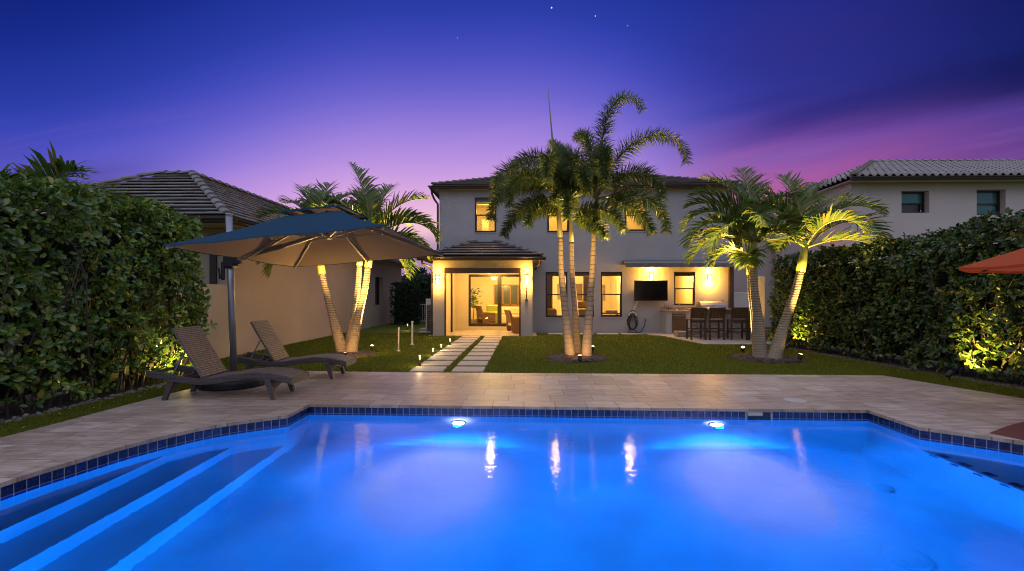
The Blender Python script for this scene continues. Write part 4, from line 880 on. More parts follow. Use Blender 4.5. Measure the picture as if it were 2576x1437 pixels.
# ------------------------------------------------------------------ palms
def curve(p0, az, e0, Lf, droop, n=14, pw=1.4, twist=0.0):
    pts = [Vector(p0)]; d = Lf/n
    for i in range(n):
        t = (i+.5)/n; e_ = R(e0-droop*t**pw); a = R(az+twist*t)
        pts.append(pts[-1]+Vector((math.cos(e_)*math.cos(a), math.cos(e_)*math.sin(a), math.sin(e_)))*d)
    return pts
def frond(tree, p0, az, e0, Lf, droop, kind, r, leafm, twist=0, pw=None):
    n = 16; pts = curve(p0, az, e0, Lf, droop, n, pw or (1.7 if kind == 'fox' else 1.5), twist)
    P = np.array([tuple(q) for q in pts]); T = norm(np.gradient(P, axis=0))
    side = norm(np.cross(T, np.array([0, 0, 1.0]))); up = np.cross(side, T)
    # keep a steady side vector where the stalk turns straight down
    for i in range(1, len(side)):
        if side[i] @ side[i-1] < 0: side[i] = -side[i]; up[i] = -up[i]
    if kind == 'fox': cnt, ll, lw, t0 = 80, .36, .021, .14
    else: cnt, ll, lw, t0 = 40, .60, .042, .16
    V = []; Q = []
    def strip(b, dirs, lens, w, wn):
        base = len(V); q = b
        k = len(dirs)
        for i in range(k+1):
            f_ = [.55, 1, .8, .06][i] if k == 3 else [.6, 1, .06][i]
            V.append(q-wn*w*f_); V.append(q+wn*w*f_)
            if i < k: q = q+dirs[i]*lens[i]
        for i in range(k): Q.append((base+2*i, base+2*i+1, base+2*i+3, base+2*i+2))
    for j in range(cnt):
        t = t0+(1-t0)*(j+.5)/cnt; x = t*n; i = min(int(x), n-1); fr = x-i
        b = P[i]*(1-fr)+P[i+1]*fr; tt = norm(T[i]*(1-fr)+T[i+1]*fr); ss = norm(side[i]*(1-fr)+side[i+1]*fr); uu = np.cross(ss, tt)
        prof = math.sin(PI*min(1, .16+.84*(t-t0)/(1-t0)))**.55 if kind != 'fox' else (.55+.45*math.sin(PI*min(1, (t-t0)/(1-t0)+.18)))
        if kind == 'fox':
            for q in range(8):
                an = PI*2*q/8+r.uniform(-.3, .3)+j*.5
                d0 = norm(ss*math.cos(an)+uu*math.sin(an)+tt*r.uniform(.30, .70)); g = np.array([0, 0, -1.0])
                d1 = norm(d0+g*r.uniform(.10, .35)); l = ll*prof*r.uniform(.75, 1.15)
                wn = norm(np.cross(d0, r.normal(0, 1, 3))); strip(b, [d0, d1], [l*.5, l*.5], lw*.5*r.uniform(.8, 1.2), wn)
        else:
            for s_ in (-1, 1):
                vang = R(r.uniform(18, 42)); fwd = .45+.75*t
                d0 = norm(ss*s_*math.cos(vang)+uu*math.sin(vang)+tt*fwd+r.normal(0, .06, 3)); g = np.array([0, 0, -1.0]); sag = r.uniform(.10, .42)*(1.35 if r.random() < .25 else 1)
                d1 = norm(d0+g*sag*.8); d2 = norm(d1+g*sag*1.6+r.normal(0, .08, 3)); l = ll*prof*r.uniform(.8, 1.15)
                wn = norm(np.cross(d0, uu*.9+ss*s_*-.5)); strip(b, [d0, d1, d2], [l*.36, l*.36, l*.28], lw*.5*(.55+.6*prof), wn)
    f = npmesh('frond', np.array(V), np.array(Q), leafm, tree)
    rk = MB(); rk.tube(pts, [(.026 if kind != 'fox' else .03)*(1-.9*i/n)+.003 for i in range(n+1)], 6); rk.build('stalk', M['rachis'], f, smooth=True)
    return f
def palm(name, label, base, path, rad, shaft, fr, kind, group, seed, trunkm, spear=None):
    """path: points up the ringed trunk; shaft: points of the smooth crownshaft; fr: fronds (azimuth, elevation, length, droop)"""
    r = np.random.default_rng(seed); t = thing(name, label, 'palm tree', base, group=group)
    mb = MB(); pts = [Vector(base)+Vector((0,0,-.06))]+[Vector(p) for p in path]
    # smooth the trunk line and cut it into rings
    P = [pts[0]*2-pts[1]]+pts+[pts[-1]*2-pts[-2]]; line = []
    for i in range(1, len(P)-2):
        for k in range(16):
            s = k/16; a, b, c, d = P[i-1:i+3]; line.append(.5*((2*b)+(c-a)*s+(2*a-5*b+4*c-d)*s*s+(3*b-a-3*c+d)*s**3))
    line.append(pts[-1]); m = len(line)
    mb.tube(line, [rad[1]+(rad[0]-rad[1])*(1-i/(m-1))**3.2 if i/(m-1) < .5 else rad[1]+(rad[0]-rad[1])*(1-i/(m-1))**3.2-(rad[1]-rad[2])*((i/(m-1)-.5)*2) for i in range(m)], 14)
    mb.build('trunk', trunkm, t, smooth=True)
    sh = [Vector(p) for p in shaft]; k = len(sh); mb = MB()
    if kind == 'fox': rr = [rad[2]*1.02, rad[2]*1.0, rad[2]*.7, rad[2]*.4]
    else: rr = [rad[2]*1.22, rad[2]*1.18, rad[2]*.85, rad[2]*.55]
    s4 = [sh[0], sh[0].lerp(sh[-1], .4), sh[0].lerp(sh[-1], .75), sh[-1]]
    mb.tube(s4, rr, 14); mb.build('crownshaft', M['foxshaft'] if kind == 'fox' else M['shaft'], t, smooth=True)
    top = sh[-1]; ax = (sh[-1]-sh[0]).normalized()
    for q_ in fr:
        az, el, Lf, dr = q_[:4]
        p0 = top-ax*r.uniform(.0, .16)+Vector((math.cos(R(az)), math.sin(R(az)), 0))*rad[2]*.35
        frond(t, p0, az+r.uniform(-5, 5), el, Lf, dr, kind, r, M['fox'] if kind == 'fox' else M['frond'], r.uniform(-14, 14), q_[4] if len(q_) > 4 else None)
    if spear:
        mb = MB(); mb.tube([Vector(q) for q in spear], [.035, .022, .006], 6); mb.build('spear_leaf', M['rachis'], t, smooth=True)
    return t
def at(u, v, d): 
    return EYE+ray(u, v)*d
# centre: three foxtail palms
DC = 11.35
g3 = 'three foxtail palms in the middle of the lawn'
b1 = gz(1434, 897); b2 = gz(1452, 889); b3 = gz(1474, 898)
palm('foxtail_palm', 'foxtail palm leaning left, with a bare spear leaf above its crown, in the centre clump', b1, [at(1421,780,DC), at(1411,680,DC), at(1409,598,DC)], (.135,.074,.062), [at(1409,598,DC), at(1404,515,DC), at(1400,478,DC)],
     [(178,60,2.5,190), (160,86,2.1,170), (215,30,2.0,140), (262,60,1.9,185), (305,40,1.5,150), (196,14,2.15,110), (190,-14,1.75,65), (70,76,2.0,130)], 'fox', g3, 31, M['trunk'], [at(1399,490,DC), at(1389,350,DC), at(1378,223,DC)])
palm('foxtail_palm', 'shorter upright foxtail palm standing between the two leaning ones in the centre clump', b2, [at(1446,780,DC+.25), at(1438,680,DC+.25), at(1437,610,DC+.25)], (.11,.066,.056), [at(1437,610,DC+.25), at(1435,560,DC+.25), at(1434,535,DC+.25)],
     [(330,10,1.6,85), (210,20,1.5,100), (262,40,1.5,140), (100,86,2.7,70), (70,80,2.5,95), (135,74,2.4,115), (300,-5,1.4,60)], 'fox', g3, 32, M['trunk'])
palm('foxtail_palm', 'tallest foxtail palm leaning right in the centre clump, its top frond curling over', b3, [at(1482,780,DC), at(1490,680,DC), at(1494,580,DC)], (.14,.078,.064), [at(1494,580,DC), at(1497,510,DC), at(1501,488,DC)],
     [(12,86,3.5,165,4.2), (5,66,3.35,165,2.2), (345,48,2.1,150), (354,12,2.2,110), (335,-12,1.7,65), (262,60,1.8,180), (150,80,2.5,120), (110,84,2.8,90), (205,40,1.5,140), (272,86,1.9,170)], 'fox', g3, 33, M['trunk'])
# right: three christmas palms
gR = 'three christmas palms by the outdoor kitchen'; DR = 10.95
b1 = gz(1913, 902); b2 = gz(1944, 905); b3 = gz(1905, 893)
palm('christmas_palm', 'upright christmas palm in front of the bar stools with a bright green crownshaft', b1, [at(1905,800,DR), at(1897,730,DR), at(1894.5,666,DR)], (.175,.09,.082), [at(1894.5,666,DR), at(1896,612,DR), at(1897,598,DR)],
     [(178,66,2.2,140), (192,46,2.1,128), (215,30,1.9,110), (185,12,1.8,80), (245,58,1.6,125), (130,80,2.3,70), (90,86,2.3,50), (60,80,2.2,65), (25,74,2.0,95), (310,35,1.1,110), (150,66,2.0,95), (172,80,2.2,100), (335,60,1.4,130)], 'adonidia', gR, 41, M['trunk2'])
palm('christmas_palm', 'christmas palm leaning right over the hedge, with widely arched golden fronds', b2, [at(1972,815,DR), at(1998,740,DR), at(2012.5,684,DR)], (.175,.09,.082), [at(2012.5,684,DR), at(2024,628,DR), at(2027,612,DR)],
     [(2,50,2.5,128), (345,22,2.05,95), (25,72,2.5,95), (310,62,1.5,140), (100,86,2.3,55), (135,76,2.2,70), (185,42,1.25,95), (205,24,1.1,80), (55,80,2.4,65), (165,66,2.0,90), (358,70,2.2,120), (60,60,2.1,80)], 'adonidia', gR, 42, M['trunk2'])
palm('christmas_palm', 'thin christmas palm half hidden behind the upright one, its crownshaft lowest of the three', b3, [at(1897,800,DR+.35), at(1889,740,DR+.35), at(1885.5,692,DR+.35)], (.12,.07,.058), [at(1885.5,692,DR+.35), at(1883.5,648,DR+.35), at(1883,637,DR+.35)],
     [(185,35,1.0,120), (100,74,1.9,80), (240,10,.7,85), (160,60,1.7,110), (60,70,1.8,90)], 'adonidia', gR, 43, M['trunk2'])
# left: three christmas palms behind the blue umbrella
gL = 'three christmas palms behind the blue umbrella'; DL = 11.85
b1 = gz(863, 888); b2 = gz(874, 884); b3 = gz(882, 889)
palm('christmas_palm', 'christmas palm leaning left behind the blue umbrella', b1, [at(838,800,DL), at(819,730,DL), at(810,690,DL)], (.165,.085,.075), [at(810,690,DL), at(800,620,DL), at(797,603,DL)],
     [(182,40,1.75,100), (170,62,2.0,95), (200,15,1.6,95), (140,80,2.1,60), (95,86,2.0,50), (60,80,1.9,60), (212,-8,1.5,80), (250,60,1.3,120), (160,74,2.0,80), (110,76,2.0,60)], 'adonidia', gL, 51, M['trunk2'])
palm('christmas_palm', 'straight christmas palm at the back of the clump behind the blue umbrella', b2, [at(888,800,DL+.3), at(899,730,DL+.3), at(904,668,DL+.3)], (.13,.075,.065), [at(904,668,DL+.3), at(905,612,DL+.3), at(905,598,DL+.3)],
     [(100,82,1.9,60), (160,76,1.9,80), (70,80,1.9,70), (130,64,1.8,80), (200,66,1.6,100), (30,60,1.6,95), (180,58,1.7,100)], 'adonidia', gL, 52, M['trunk2'])
palm('christmas_palm', 'christmas palm leaning right behind the blue umbrella with a drooping side frond', b3, [at(900,800,DL), at(918,725,DL), at(925,672,DL)], (.165,.085,.075), [at(925,672,DL), at(932,622,DL), at(934,606,DL)],
     [(6,58,2.25,150), (150,88,2.3,40), (25,74,2.2,80), (352,30,1.8,110), (335,8,1.45,85), (300,45,1.2,120), (170,74,2.0,85), (70,82,2.1,55), (230,60,1.3,130), (345,-14,1.4,70), (10,46,2.0,110), (120,80,2.1,60)], 'adonidia', gL, 53, M['trunk2'])
# a palm over the left hedge
bp_ = Vector((-8.2, 7.2, -.03))
palm('hedge_palm', 'dark palm whose fronds rise above the left hedge', bp_, [Vector((-8.2,7.2,1.0)), Vector((-8.2,7.22,1.9)), Vector((-8.2,7.25,2.5))], (.15,.09,.08), [Vector((-8.2,7.25,2.5)), Vector((-8.2,7.25,2.85))],
     [(15,30,1.55,60), (350,45,1.6,90), (75,50,1.9,85), (40,22,2.3,55), (120,60,1.7,80), (180,50,1.6,90), (300,45,1.4,90), (0,65,1.4,80), (60,30,2.6,70)], 'adonidia', None, 61, M['trunk2'])

palm('hedge_palm', 'second dark palm with a frond sweeping right in front of the left house roof', Vector((-8.55,8.6,-.03)), [Vector((-8.55,8.6,1.0)), Vector((-8.55,8.62,1.9)), Vector((-8.55,8.65,2.45))], (.15,.09,.08), [Vector((-8.55,8.65,2.45)), Vector((-8.55,8.65,2.75))],
     [(15,32,1.7,85), (350,45,1.5,110), (60,50,1.6,90), (180,50,1.6,90), (320,55,1.4,110), (40,40,1.8,80)], 'adonidia', None, 62, M['trunk2'])
# mulch beds, pebble strips, turf blades
def scatter(name, P, size, m, r, flat=.5, kind='stuff'):
    k = len(P); a = r.random(k)*6.28; s = size*r.uniform(.5, 1.3, k)
    base = np.array([[1,0,0],[.3,.9,0],[-.8,.6,0],[-.8,-.6,0],[.3,-.9,0],[.2,0,1]])
    el = r.uniform(.55, 1.1, k)
    X_ = base[None,:,0]*s[:,None]; Y_ = base[None,:,1]*s[:,None]*el[:,None]; Z_ = base[None,:,2]*s[:,None]*flat
    V = np.stack([P[:,None,0]+X_*np.cos(a)[:,None]-Y_*np.sin(a)[:,None], P[:,None,1]+X_*np.sin(a)[:,None]+Y_*np.cos(a)[:,None], P[:,None,2]+Z_+r.normal(0, .2, (k, 6))*s[:,None]*.5], 2).reshape(-1, 3)
    b = (np.arange(k)*6)[:,None]; F = np.concatenate([b+np.array([[i, (i+1) % 5, 5]]) for i in range(5)], 0)
    o = npmesh(name, V, F, m); return tag(o, kind=kind)
M['mulch'] = mat('mulch', (.10,.065,.060), .9, c2=(.05,.032,.032), scale=30, rand=.7)
M['pebble'] = mat('pebble', (.22,.19,.17), .8, rand=.6)
M['pebble_dark'] = mat('bed_stone', (.13,.10,.085), .8, rand=.6)
for u, v, rw in ((1447, 902, .74), (1925, 903, .80), (880, 893, .62)):
    c = gz(u, v, -.03); k = 1500; a = rng.random(k)*6.28; q = np.sqrt(rng.random(k))*rw*(1+.08*np.sin(a*3+u))
    P = np.stack([c.x+q*np.cos(a), c.y+q*np.sin(a), -.028+.05*(1-(q/rw)**2)+rng.random(k)*.02], 1); o = scatter('mulch_bed', P, .042, M['mulch'], rng)
    mb = MB(); mb.lathe((c.x,c.y,-.03), [(rw,.001),(rw*.9,.012),(rw*.5,.03),(.01,.04)], 28, False); o2 = mb.build('mulch_soil', M['soil'], smooth=True); tag(o2, kind='structure')
k = 5200; y = rng.uniform(4.0, 14.4, k); x = 8.55-.085*(y-4.0)-.12+np.abs(rng.normal(0, .22, k))-.10; scatter('pebble_strip', np.stack([x, y, np.full(k, -.026)], 1), .032, M['pebble_dark'], rng)
k = 260; y = rng.uniform(3.3, 8.0, k); x = -6.50+.05*(y-3.2)+.12+rng.normal(0, .07, k); scatter('pebble_edging', np.stack([x, y, np.full(k, -.026)], 1), .038, M['pebble'], rng, .6)
k = 900; x = rng.uniform(px1+.05, 6.3, k); y = HY-.08-np.abs(rng.normal(0, .14, k)); scatter('gravel_strip', np.stack([x, y, np.full(k, -.026)], 1), .03, M['pebble'], rng)
mb = MB(); mb.quad((-7.9,3,-.0275),(-6.42,3,-.0275),(-6.15,8.8,-.0275),(-7.9,8.8,-.0275)); tag(mb.build('hedge_bed', M['soil']), kind='structure')
mb = MB(); mb.quad((8.36,3.9,-.0275),(10.0,3.9,-.0275),(9.2,14.4,-.0275),(7.52,14.4,-.0275)); tag(mb.build('hedge_bed', M['soil']), kind='structure')
def inpoly(x, y, poly):
    c = np.zeros(len(x), bool); j = len(poly)-1
    for i in range(len(poly)):
        xi, yi = poly[i]; xj, yj = poly[j]; c ^= ((yi > y) != (yj > y)) & (x < (xj-xi)*(y-yi)/(yj-yi+1e-12)+xi); j = i
    return c
# ------------------------------------------------------------------ stepping stones, patio
PAV = []
for cidx, (ua, ub) in enumerate((((1034.0, 1124.0)), ((1137.0, 1214.0)))):
    pass
left_x = (-2.28, -1.62); right_x = (-1.44, -.80)
k = 0
for j in range(10):
    y0 = 8.98+j*.81; y1 = y0+.60
    for (x0, x1), where in ((left_x, 'left'), (right_x, 'right')):
        mb = MB(); jx = random.uniform(-.012, .012)
        mb.bevbox((x0+jx,y0,-.05),(x1+jx,y1,.004), .008)
        nm = ['nearest the pool deck', 'second from the pool deck', 'third from the pool deck', 'fourth from the pool deck', 'fifth from the pool deck', 'fifth from the porch', 'fourth from the porch', 'third from the porch', 'second from the porch', 'nearest the porch'][j]
        o = mb.build('stepping_stone', M['paver']); tag(o, f'pale square slab in the {where} row of the path, {nm}', 'paving slab', 'stepping stones from the pool deck to the porch'); PAV.append((x0-.01, x1+.01, y0-.01, y1+.01))
for j in range(6):
    a = gz(1376+j*62, 839.5); x0 = a.x+.02; mb = MB(); mb.bevbox((x0,HY-.86,-.05),(x0+.84,HY-.36,.002), .008)
    nm = ['nearest the porch', 'below the left end of the twin windows', 'below the right end of the twin windows', 'below the single window', 'below the hose coil', 'nearest the kitchen counter'][j]
    o = mb.build('stepping_stone', M['paver']); tag(o, f'slab along the house wall, {nm}', 'paving slab', 'slabs along the house wall'); PAV.append((x0, x0+.85, HY-.87, HY-.35))
pt = [gz(1630,841.7), gz(1670,845), gz(1722,856), gz(1772,865.6), gz(1899,866), gz(1962,866)]
PATIO = [(p.x, p.y) for p in pt]+[(8.6,HY-.02),(gz(1630,841.7).x,HY-.02)]
mb = MB(); mb.prism(PATIO, -.05, 0.0); patio = mb.build('kitchen_patio', M['paver']); tag(patio, kind='structure')
# slabs past the porch corner
for j, (u, v, lab) in enumerate(((1075, 826, 'flat slab by the air conditioner, farther from the pool'), (1072, 834, 'flat slab by the air conditioner, closer to the pool'))):
    a = gz(u, v); mb = MB(); mb.bevbox((a.x-.28,a.y-.35,-.05),(a.x+.5,a.y+.35,.004), .01); tag(mb.build('stepping_stone', M['paver']), lab, 'paving slab', 'slabs beside the porch'); PAV.append((a.x-.28, a.x+.5, a.y-.35, a.y+.35))
# turf
def turf(name, k, xr, yr, h, wdt, weight=None):
    x = rng.uniform(*xr, k); y = rng.uniform(*yr, k)
    ok = ~inpoly(x, y, DECK) & ~inpoly(x, y, PATIO) & (y < HY-.30) & ~((x > px0-.02) & (x < px1+.02) & (y > PY-.03)) & (x > nx+.02) & ~((y < 9) & (x < -6.30+.05*(y-3.2))) & ~((y > 4) & (x > 8.42-.085*(y-4.0)))
    for a, b, c, d in PAV: ok &= ~((x > a) & (x < b) & (y > c) & (y < d))
    for u, v, rw in ((1447, 902, .72), (1925, 903, .78), (880, 893, .6)):
        c = gz(u, v, -.03); ok &= (x-c.x)**2+(y-c.y)**2 > rw*rw
    x, y = x[ok], y[ok]; k = len(x); a = rng.random(k)*6.28; hh = h*rng.uniform(.5, 1.2, k); ln = rng.normal(0, .5, (k, 2))*hh[:, None]; w = wdt*rng.uniform(.6, 1.3, k)
    z = np.full(k, -.032); dx, dy = np.cos(a)*w, np.sin(a)*w
    V = np.stack([np.stack([x-dx, y-dy, z], 1), np.stack([x+dx, y+dy, z], 1), np.stack([x+ln[:,0], y+ln[:,1], z+hh], 1)], 1).reshape(-1, 3)
    return npmesh(name, V, np.arange(3*k).reshape(-1, 3), M['blade'])
M['blade'] = leafmat('grass_blade', (.10,.122,.012), (.148,.172,.016), (.20,.215,.026), .7, (.16,.12,.03), .02, .15, .1)
tag(turf('grass', 150000, (-7.4, 8.6), (8.7, 13.5), .040, .006), kind='stuff'); tag(turf('grass', 90000, (-7.4, 8.6), (13.5, 19), .045, .009), kind='stuff')
tag(turf('grass', 45000, (-6.6, -5.3), (3.2, 9.0), .038, .005), kind='stuff'); tag(turf('grass', 45000, (6.6, 8.6), (4.0, 9.0), .038, .005), kind='stuff')

# ------------------------------------------------------------------ loungers (local: x along, y across, near rail at y = 0)
def rail_z(x):
    K = [(0,.425),(.25,.385),(.5,.335),(.75,.305),(.95,.315),(1.2,.355),(1.5,.385),(1.75,.375),(1.95,.335),(2.07,.30)]
    for i in range(len(K)-1):
        if x <= K[i+1][0]:
            t = (x-K[i][0])/(K[i+1][0]-K[i][0]); t = t*t*(3-2*t)*.5+t*.5; return K[i][1]+(K[i+1][1]-K[i][1])*t
    return K[-1][1]
def make_lounger():
    t = thing('sun_lounger', 'brown wicker sun lounger with raised back, the one nearer the pool', 'sun lounger', (0,0,0), group='wicker sun loungers under the umbrella')
    Wd = .62
    for y in (0, Wd-.055):
        mb = MB(); k = 32; prev = None; vs = []
        for i in range(k+1):
            x = 2.07*i/k; z = rail_z(x); hh = .10-.02*(i/k)
            vs += [(x,y+.008,z),(x,y+.047,z),(x,y+.055,z-.01),(x,y+.055,z-hh+.01),(x,y+.047,z-hh),(x,y+.008,z-hh),(x,y,z-hh+.01),(x,y,z-.01)]
        fs = [(8*i+j, 8*i+(j+1) % 8, 8*i+8+(j+1) % 8, 8*i+8+j) for i in range(k) for j in range(8)]+[tuple(range(7,-1,-1)), tuple(8*k+j for j in range(8))]
        mb.add(vs, fs); mb.build('rail', M['weave_dark'], t, True)
    mb = MB(); k = 20; vs = []; y0, y1 = .056, Wd-.056
    for i in range(k+1):
        x = .80+(2.055-.80)*i/k; z = rail_z(x)+.004; vs += [(x,y0,z),(x,y1,z),(x,y1,z-.035),(x,y0,z-.035)]
    mb.add(vs, [(4*i+j, 4*i+(j+1) % 4, 4*i+4+(j+1) % 4, 4*i+4+j) for i in range(k) for j in range(4)]+[(3,2,1,0),(4*k,4*k+1,4*k+2,4*k+3)]); mb.box((2.057,.056,.215),(2.07,Wd-.056,.30)); mb.build('seat', M['weave'], t, True)
    for a_, b_ in (((.0,.057,.36),(.05,Wd-.057,.40)), ((.45,.057,.255),(.50,Wd-.057,.30))):
        mb = MB(); mb.box(a_, b_); mb.build('crossbar', M['weave_dark'], t, True)
    # raised back, gently curved
    mb = MB(); k = 14; vs = []
    for i in range(k+1):
        s = i/k; x = .80-.42*s-.03*math.sin(PI*s); z = .325+.735*s+.03*math.sin(PI*s)-.05*s*s*.5; nx_, nz_ = .86, .5
        for yy in (.030, Wd-.030): vs.append((x,yy,z))
        for yy in (Wd-.030, .030): vs.append((x-nx_*.035,yy,z-nz_*.035))
    mb.add(vs, [(4*i+j, 4*i+(j+1) % 4, 4*i+4+(j+1) % 4, 4*i+4+j) for i in range(k) for j in range(4)]+[(3,2,1,0),(4*k,4*k+1,4*k+2,4*k+3)]); mb.build('backrest', M['weave'], t, True)
    for y in (.075, Wd-.09):
        mb = MB(); mb.bar((.30,y,.29),(.515,y,.70),.018,.018); mb.build('strut', M['alu'], t, True)
    for x0, sgn in ((.36,-1),(1.72,1)):
        for y, sy in ((.0,1),(Wd,-1)):
            mb = MB(); zt = rail_z(x0)-.07
            a = [(x0-.045,y,zt),(x0+.05,y,zt),(x0+.05,y+sy*.05,zt),(x0-.045,y+sy*.05,zt)]; s = sgn*.10
            b = [(x0-.03+s,y-sy*.01,0),(x0+.03+s,y-sy*.01,0),(x0+.03+s,y+sy*.04,0),(x0-.03+s,y+sy*.04,0)]
            mb.add(a+b, [(0,1,2,3),(7,6,5,4),(0,4,5,1),(1,5,6,2),(2,6,7,3),(3,7,4,0)]); mb.build('leg', M['weave_dark'], t, True)
        mb = MB(); k = 10; vs = []
        for i in range(k+1):
            yy = .05+(Wd-.10)*i/k; arch = .10+.09*math.sin(PI*i/k); zt = rail_z(x0)-.06
            for dx in (0, .02): vs += [(x0+dx+sgn*.02,yy,zt),(x0+dx+sgn*.06,yy,arch)]
        mb.add(vs, [(4*i+a, 4*i+b, 4*i+4+b, 4*i+4+a) for i in range(k) for a, b in ((0,1),(1,3),(3,2),(2,0))]); mb.build('leg_panel', M['weave'], t, True)
    return t
l1 = make_lounger(); l1.location = (-5.42, 6.38, 0.0); l1.rotation_euler = (0,0,R(2))
l2 = copy_tree(l1); l2.location = (-5.27, 8.00, 0.0); l2.rotation_euler = (0,0,R(3)); l2['label'] = 'brown wicker sun lounger with raised back between the umbrella pole and the palm clump'

# ------------------------------------------------------------------ blue cantilever umbrella
uc = (-2.927, 7.29, 2.229); uy, ua, ub = -.101, -.036, -.069
Mr = Matrix.Rotation(ua, 3, 'X') @ Matrix.Rotation(ub, 3, 'Y') @ Matrix.Rotation(uy, 3, 'Z')
def um(x, y, z):
    p = Mr @ Vector((x, y, z)); return cw(uc[0]+p.x, uc[1]+p.y, uc[2]+p.z)
pole_b = cw(-4.72, 7.72, 0.05); pole_t = cw(-4.80, 7.72, 2.86)
t = thing('cantilever_umbrella', 'blue square cantilever umbrella with vented top over the sun loungers', 'umbrella', (pole_b.x, pole_b.y, 0))
S = 1.5; HV = .50
def panel(a, b, sag=.05, n=8):
    """four-sided canopy: points on the sloping panel between rib a and rib b from the vent opening out to the edge"""
    vs = []
    for i in range(n+1):
        s = i/n
        for j in range(n+1):
            q = j/n; r0 = Vector(a).lerp(Vector(b), q); x, y = r0.x, r0.y; k = .30+.70*s; z = HV*(1-(k-.30)/.70)-.035*math.sin(PI*s)-(.018*math.sin(PI*q*2)**2)*s
            vs.append((x*k, y*k, z))
    return vs, [(i*(n+1)+j, i*(n+1)+j+1, (i+1)*(n+1)+j+1, (i+1)*(n+1)+j) for i in range(n) for j in range(n)]
cs = [(-S,-S,0),(S,-S,0),(S,S,0),(-S,S,0)]
mb = MB()
for i in range(4):
    vs, fs = panel(cs[i], cs[(i+1) % 4]); mb.add([um(*v) for v in vs], fs)
    a, b = cs[i], cs[(i+1) % 4]; w = [Vector(a).lerp(Vector(b), j/8) for j in range(9)]
    mb.add([um(q.x,q.y,-.018*math.sin(PI*j/4)**2) for j, q in enumerate(w)]+[um(q.x*1.003,q.y*1.003,-.016-.018*math.sin(PI*j/4)**2) for j, q in enumerate(w)], [(j,j+1,10+j,9+j) for j in range(8)])
def clothmat(name, c, k):
    m = bpy.data.materials.new(name); nt = nodes(m); out = N(nt, 'ShaderNodeOutputMaterial'); d = N(nt, 'ShaderNodeBsdfDiffuse'); d.inputs[0].default_value = c4(c); tr = N(nt, 'ShaderNodeBsdfTranslucent'); tr.inputs[0].default_value = c4(c); mx = N(nt, 'ShaderNodeMixShader'); mx.inputs[0].default_value = k
    tc = N(nt, 'ShaderNodeTexCoord'); ns = N(nt, 'ShaderNodeTexNoise'); ns.inputs['Scale'].default_value = 3; L(nt, tc.outputs['Object'], ns.inputs['Vector']); b = N(nt, 'ShaderNodeBump'); b.inputs['Strength'].default_value = .3; b.inputs['Distance'].default_value = .05; L(nt, ns.outputs['Fac'], b.inputs['Height']); L(nt, b.outputs[0], d.inputs['Normal'])
    L(nt, d.outputs[0], mx.inputs[1]); L(nt, tr.outputs[0], mx.inputs[2]); L(nt, mx.outputs[0], out.inputs[0]); return m
M['orange'] = clothmat('orange_cloth', (.78,.17,.075), .5)
def canopymat():
    m = bpy.data.materials.new('umbrella_canopy'); nt = nodes(m); out = N(nt, 'ShaderNodeOutputMaterial'); d = N(nt, 'ShaderNodeBsdfDiffuse'); d.inputs[0].default_value = (.036,.082,.135,1)
    tr = N(nt, 'ShaderNodeBsdfTranslucent'); tr.inputs[0].default_value = (.03,.05,.09,1); mx = N(nt, 'ShaderNodeMixShader'); mx.inputs[0].default_value = .15; L(nt, d.outputs[0], mx.inputs[1]); L(nt, tr.outputs[0], mx.inputs[2])
    tc = N(nt, 'ShaderNodeTexCoord'); ns = N(nt, 'ShaderNodeTexNoise'); ns.inputs['Scale'].default_value = 4; L(nt, tc.outputs['Object'], ns.inputs['Vector']); b = N(nt, 'ShaderNodeBump'); b.inputs['Strength'].default_value = .25; b.inputs['Distance'].default_value = .05; L(nt, ns.outputs['Fac'], b.inputs['Height']); L(nt, b.outputs[0], d.inputs['Normal'])
    L(nt, mx.outputs[0], out.inputs[0]); return m
M['canopy'] = canopymat()
M['ribs'] = mat('umbrella_rib', (.46,.43,.40), .45, .15)
M['lining'] = mat('umbrella_lining', (.38,.285,.25), .85)
can = mb.build('canopy', M['canopy'], t, smooth=True)
mb = MB()
for i in range(4):
    vs, fs = panel(cs[i], cs[(i+1) % 4]); mb.add([um(x*.998,y*.998,z-.008) for x, y, z in vs], [q[::-1] for q in fs])
mb.build('lining', M['lining'], can, smooth=True)
mb = MB(); vz = .585; vt = .70; e_ = .48
vc = [(-e_,-e_,vz),(e_,-e_,vz),(e_,e_,vz),(-e_,e_,vz)]
for i in range(4):
    a, b = Vector(vc[i]), Vector(vc[(i+1) % 4]); top = Vector((0,0,vt)); n_ = 6; vs = []
    for q in range(n_+1):
        for j in range(n_+1):
            p = a.lerp(b, j/n_).lerp(top, q/n_); vs.append(um(p.x,p.y,p.z-.012*math.sin(PI*q/n_)))
    mb.add(vs, [(q*(n_+1)+j, q*(n_+1)+j+1, (q+1)*(n_+1)+j+1, (q+1)*(n_+1)+j) for q in range(n_) for j in range(n_)])
    mb.quad(um(*a),um(*b),um(b.x,b.y,b.z-.03),um(a.x,a.y,a.z-.03))
mb.lathe(um(0,0,vt-.01), [(.05,0),(.05,.025),(.02,.04)], 12)
ve = mb.build('vent_cap', M['canopy'], t)
mb = MB()
for i in range(4):
    a, b = Vector(vc[i]), Vector(vc[(i+1) % 4]); mb.add([um(*(a*.99)),um(*(b*.99)),um(0,0,vt-.015)], [(2,1,0)])
mb.build('vent_lining', M['lining'], ve)
hub = um(0,0,.20); hubt = um(0,0,.62)
mb = MB(); mb.tube([hub, hubt], .022, 8); mb.tube([um(0,0,.18), um(0,0,.25)], .05, 10); mb.tube([um(0,0,.56), um(0,0,.63)], .05, 10); mb.build('hub', M['ribs'], t)
mids = [(0,-S,0),(S,0,0),(0,S,0),(-S,0,0)]
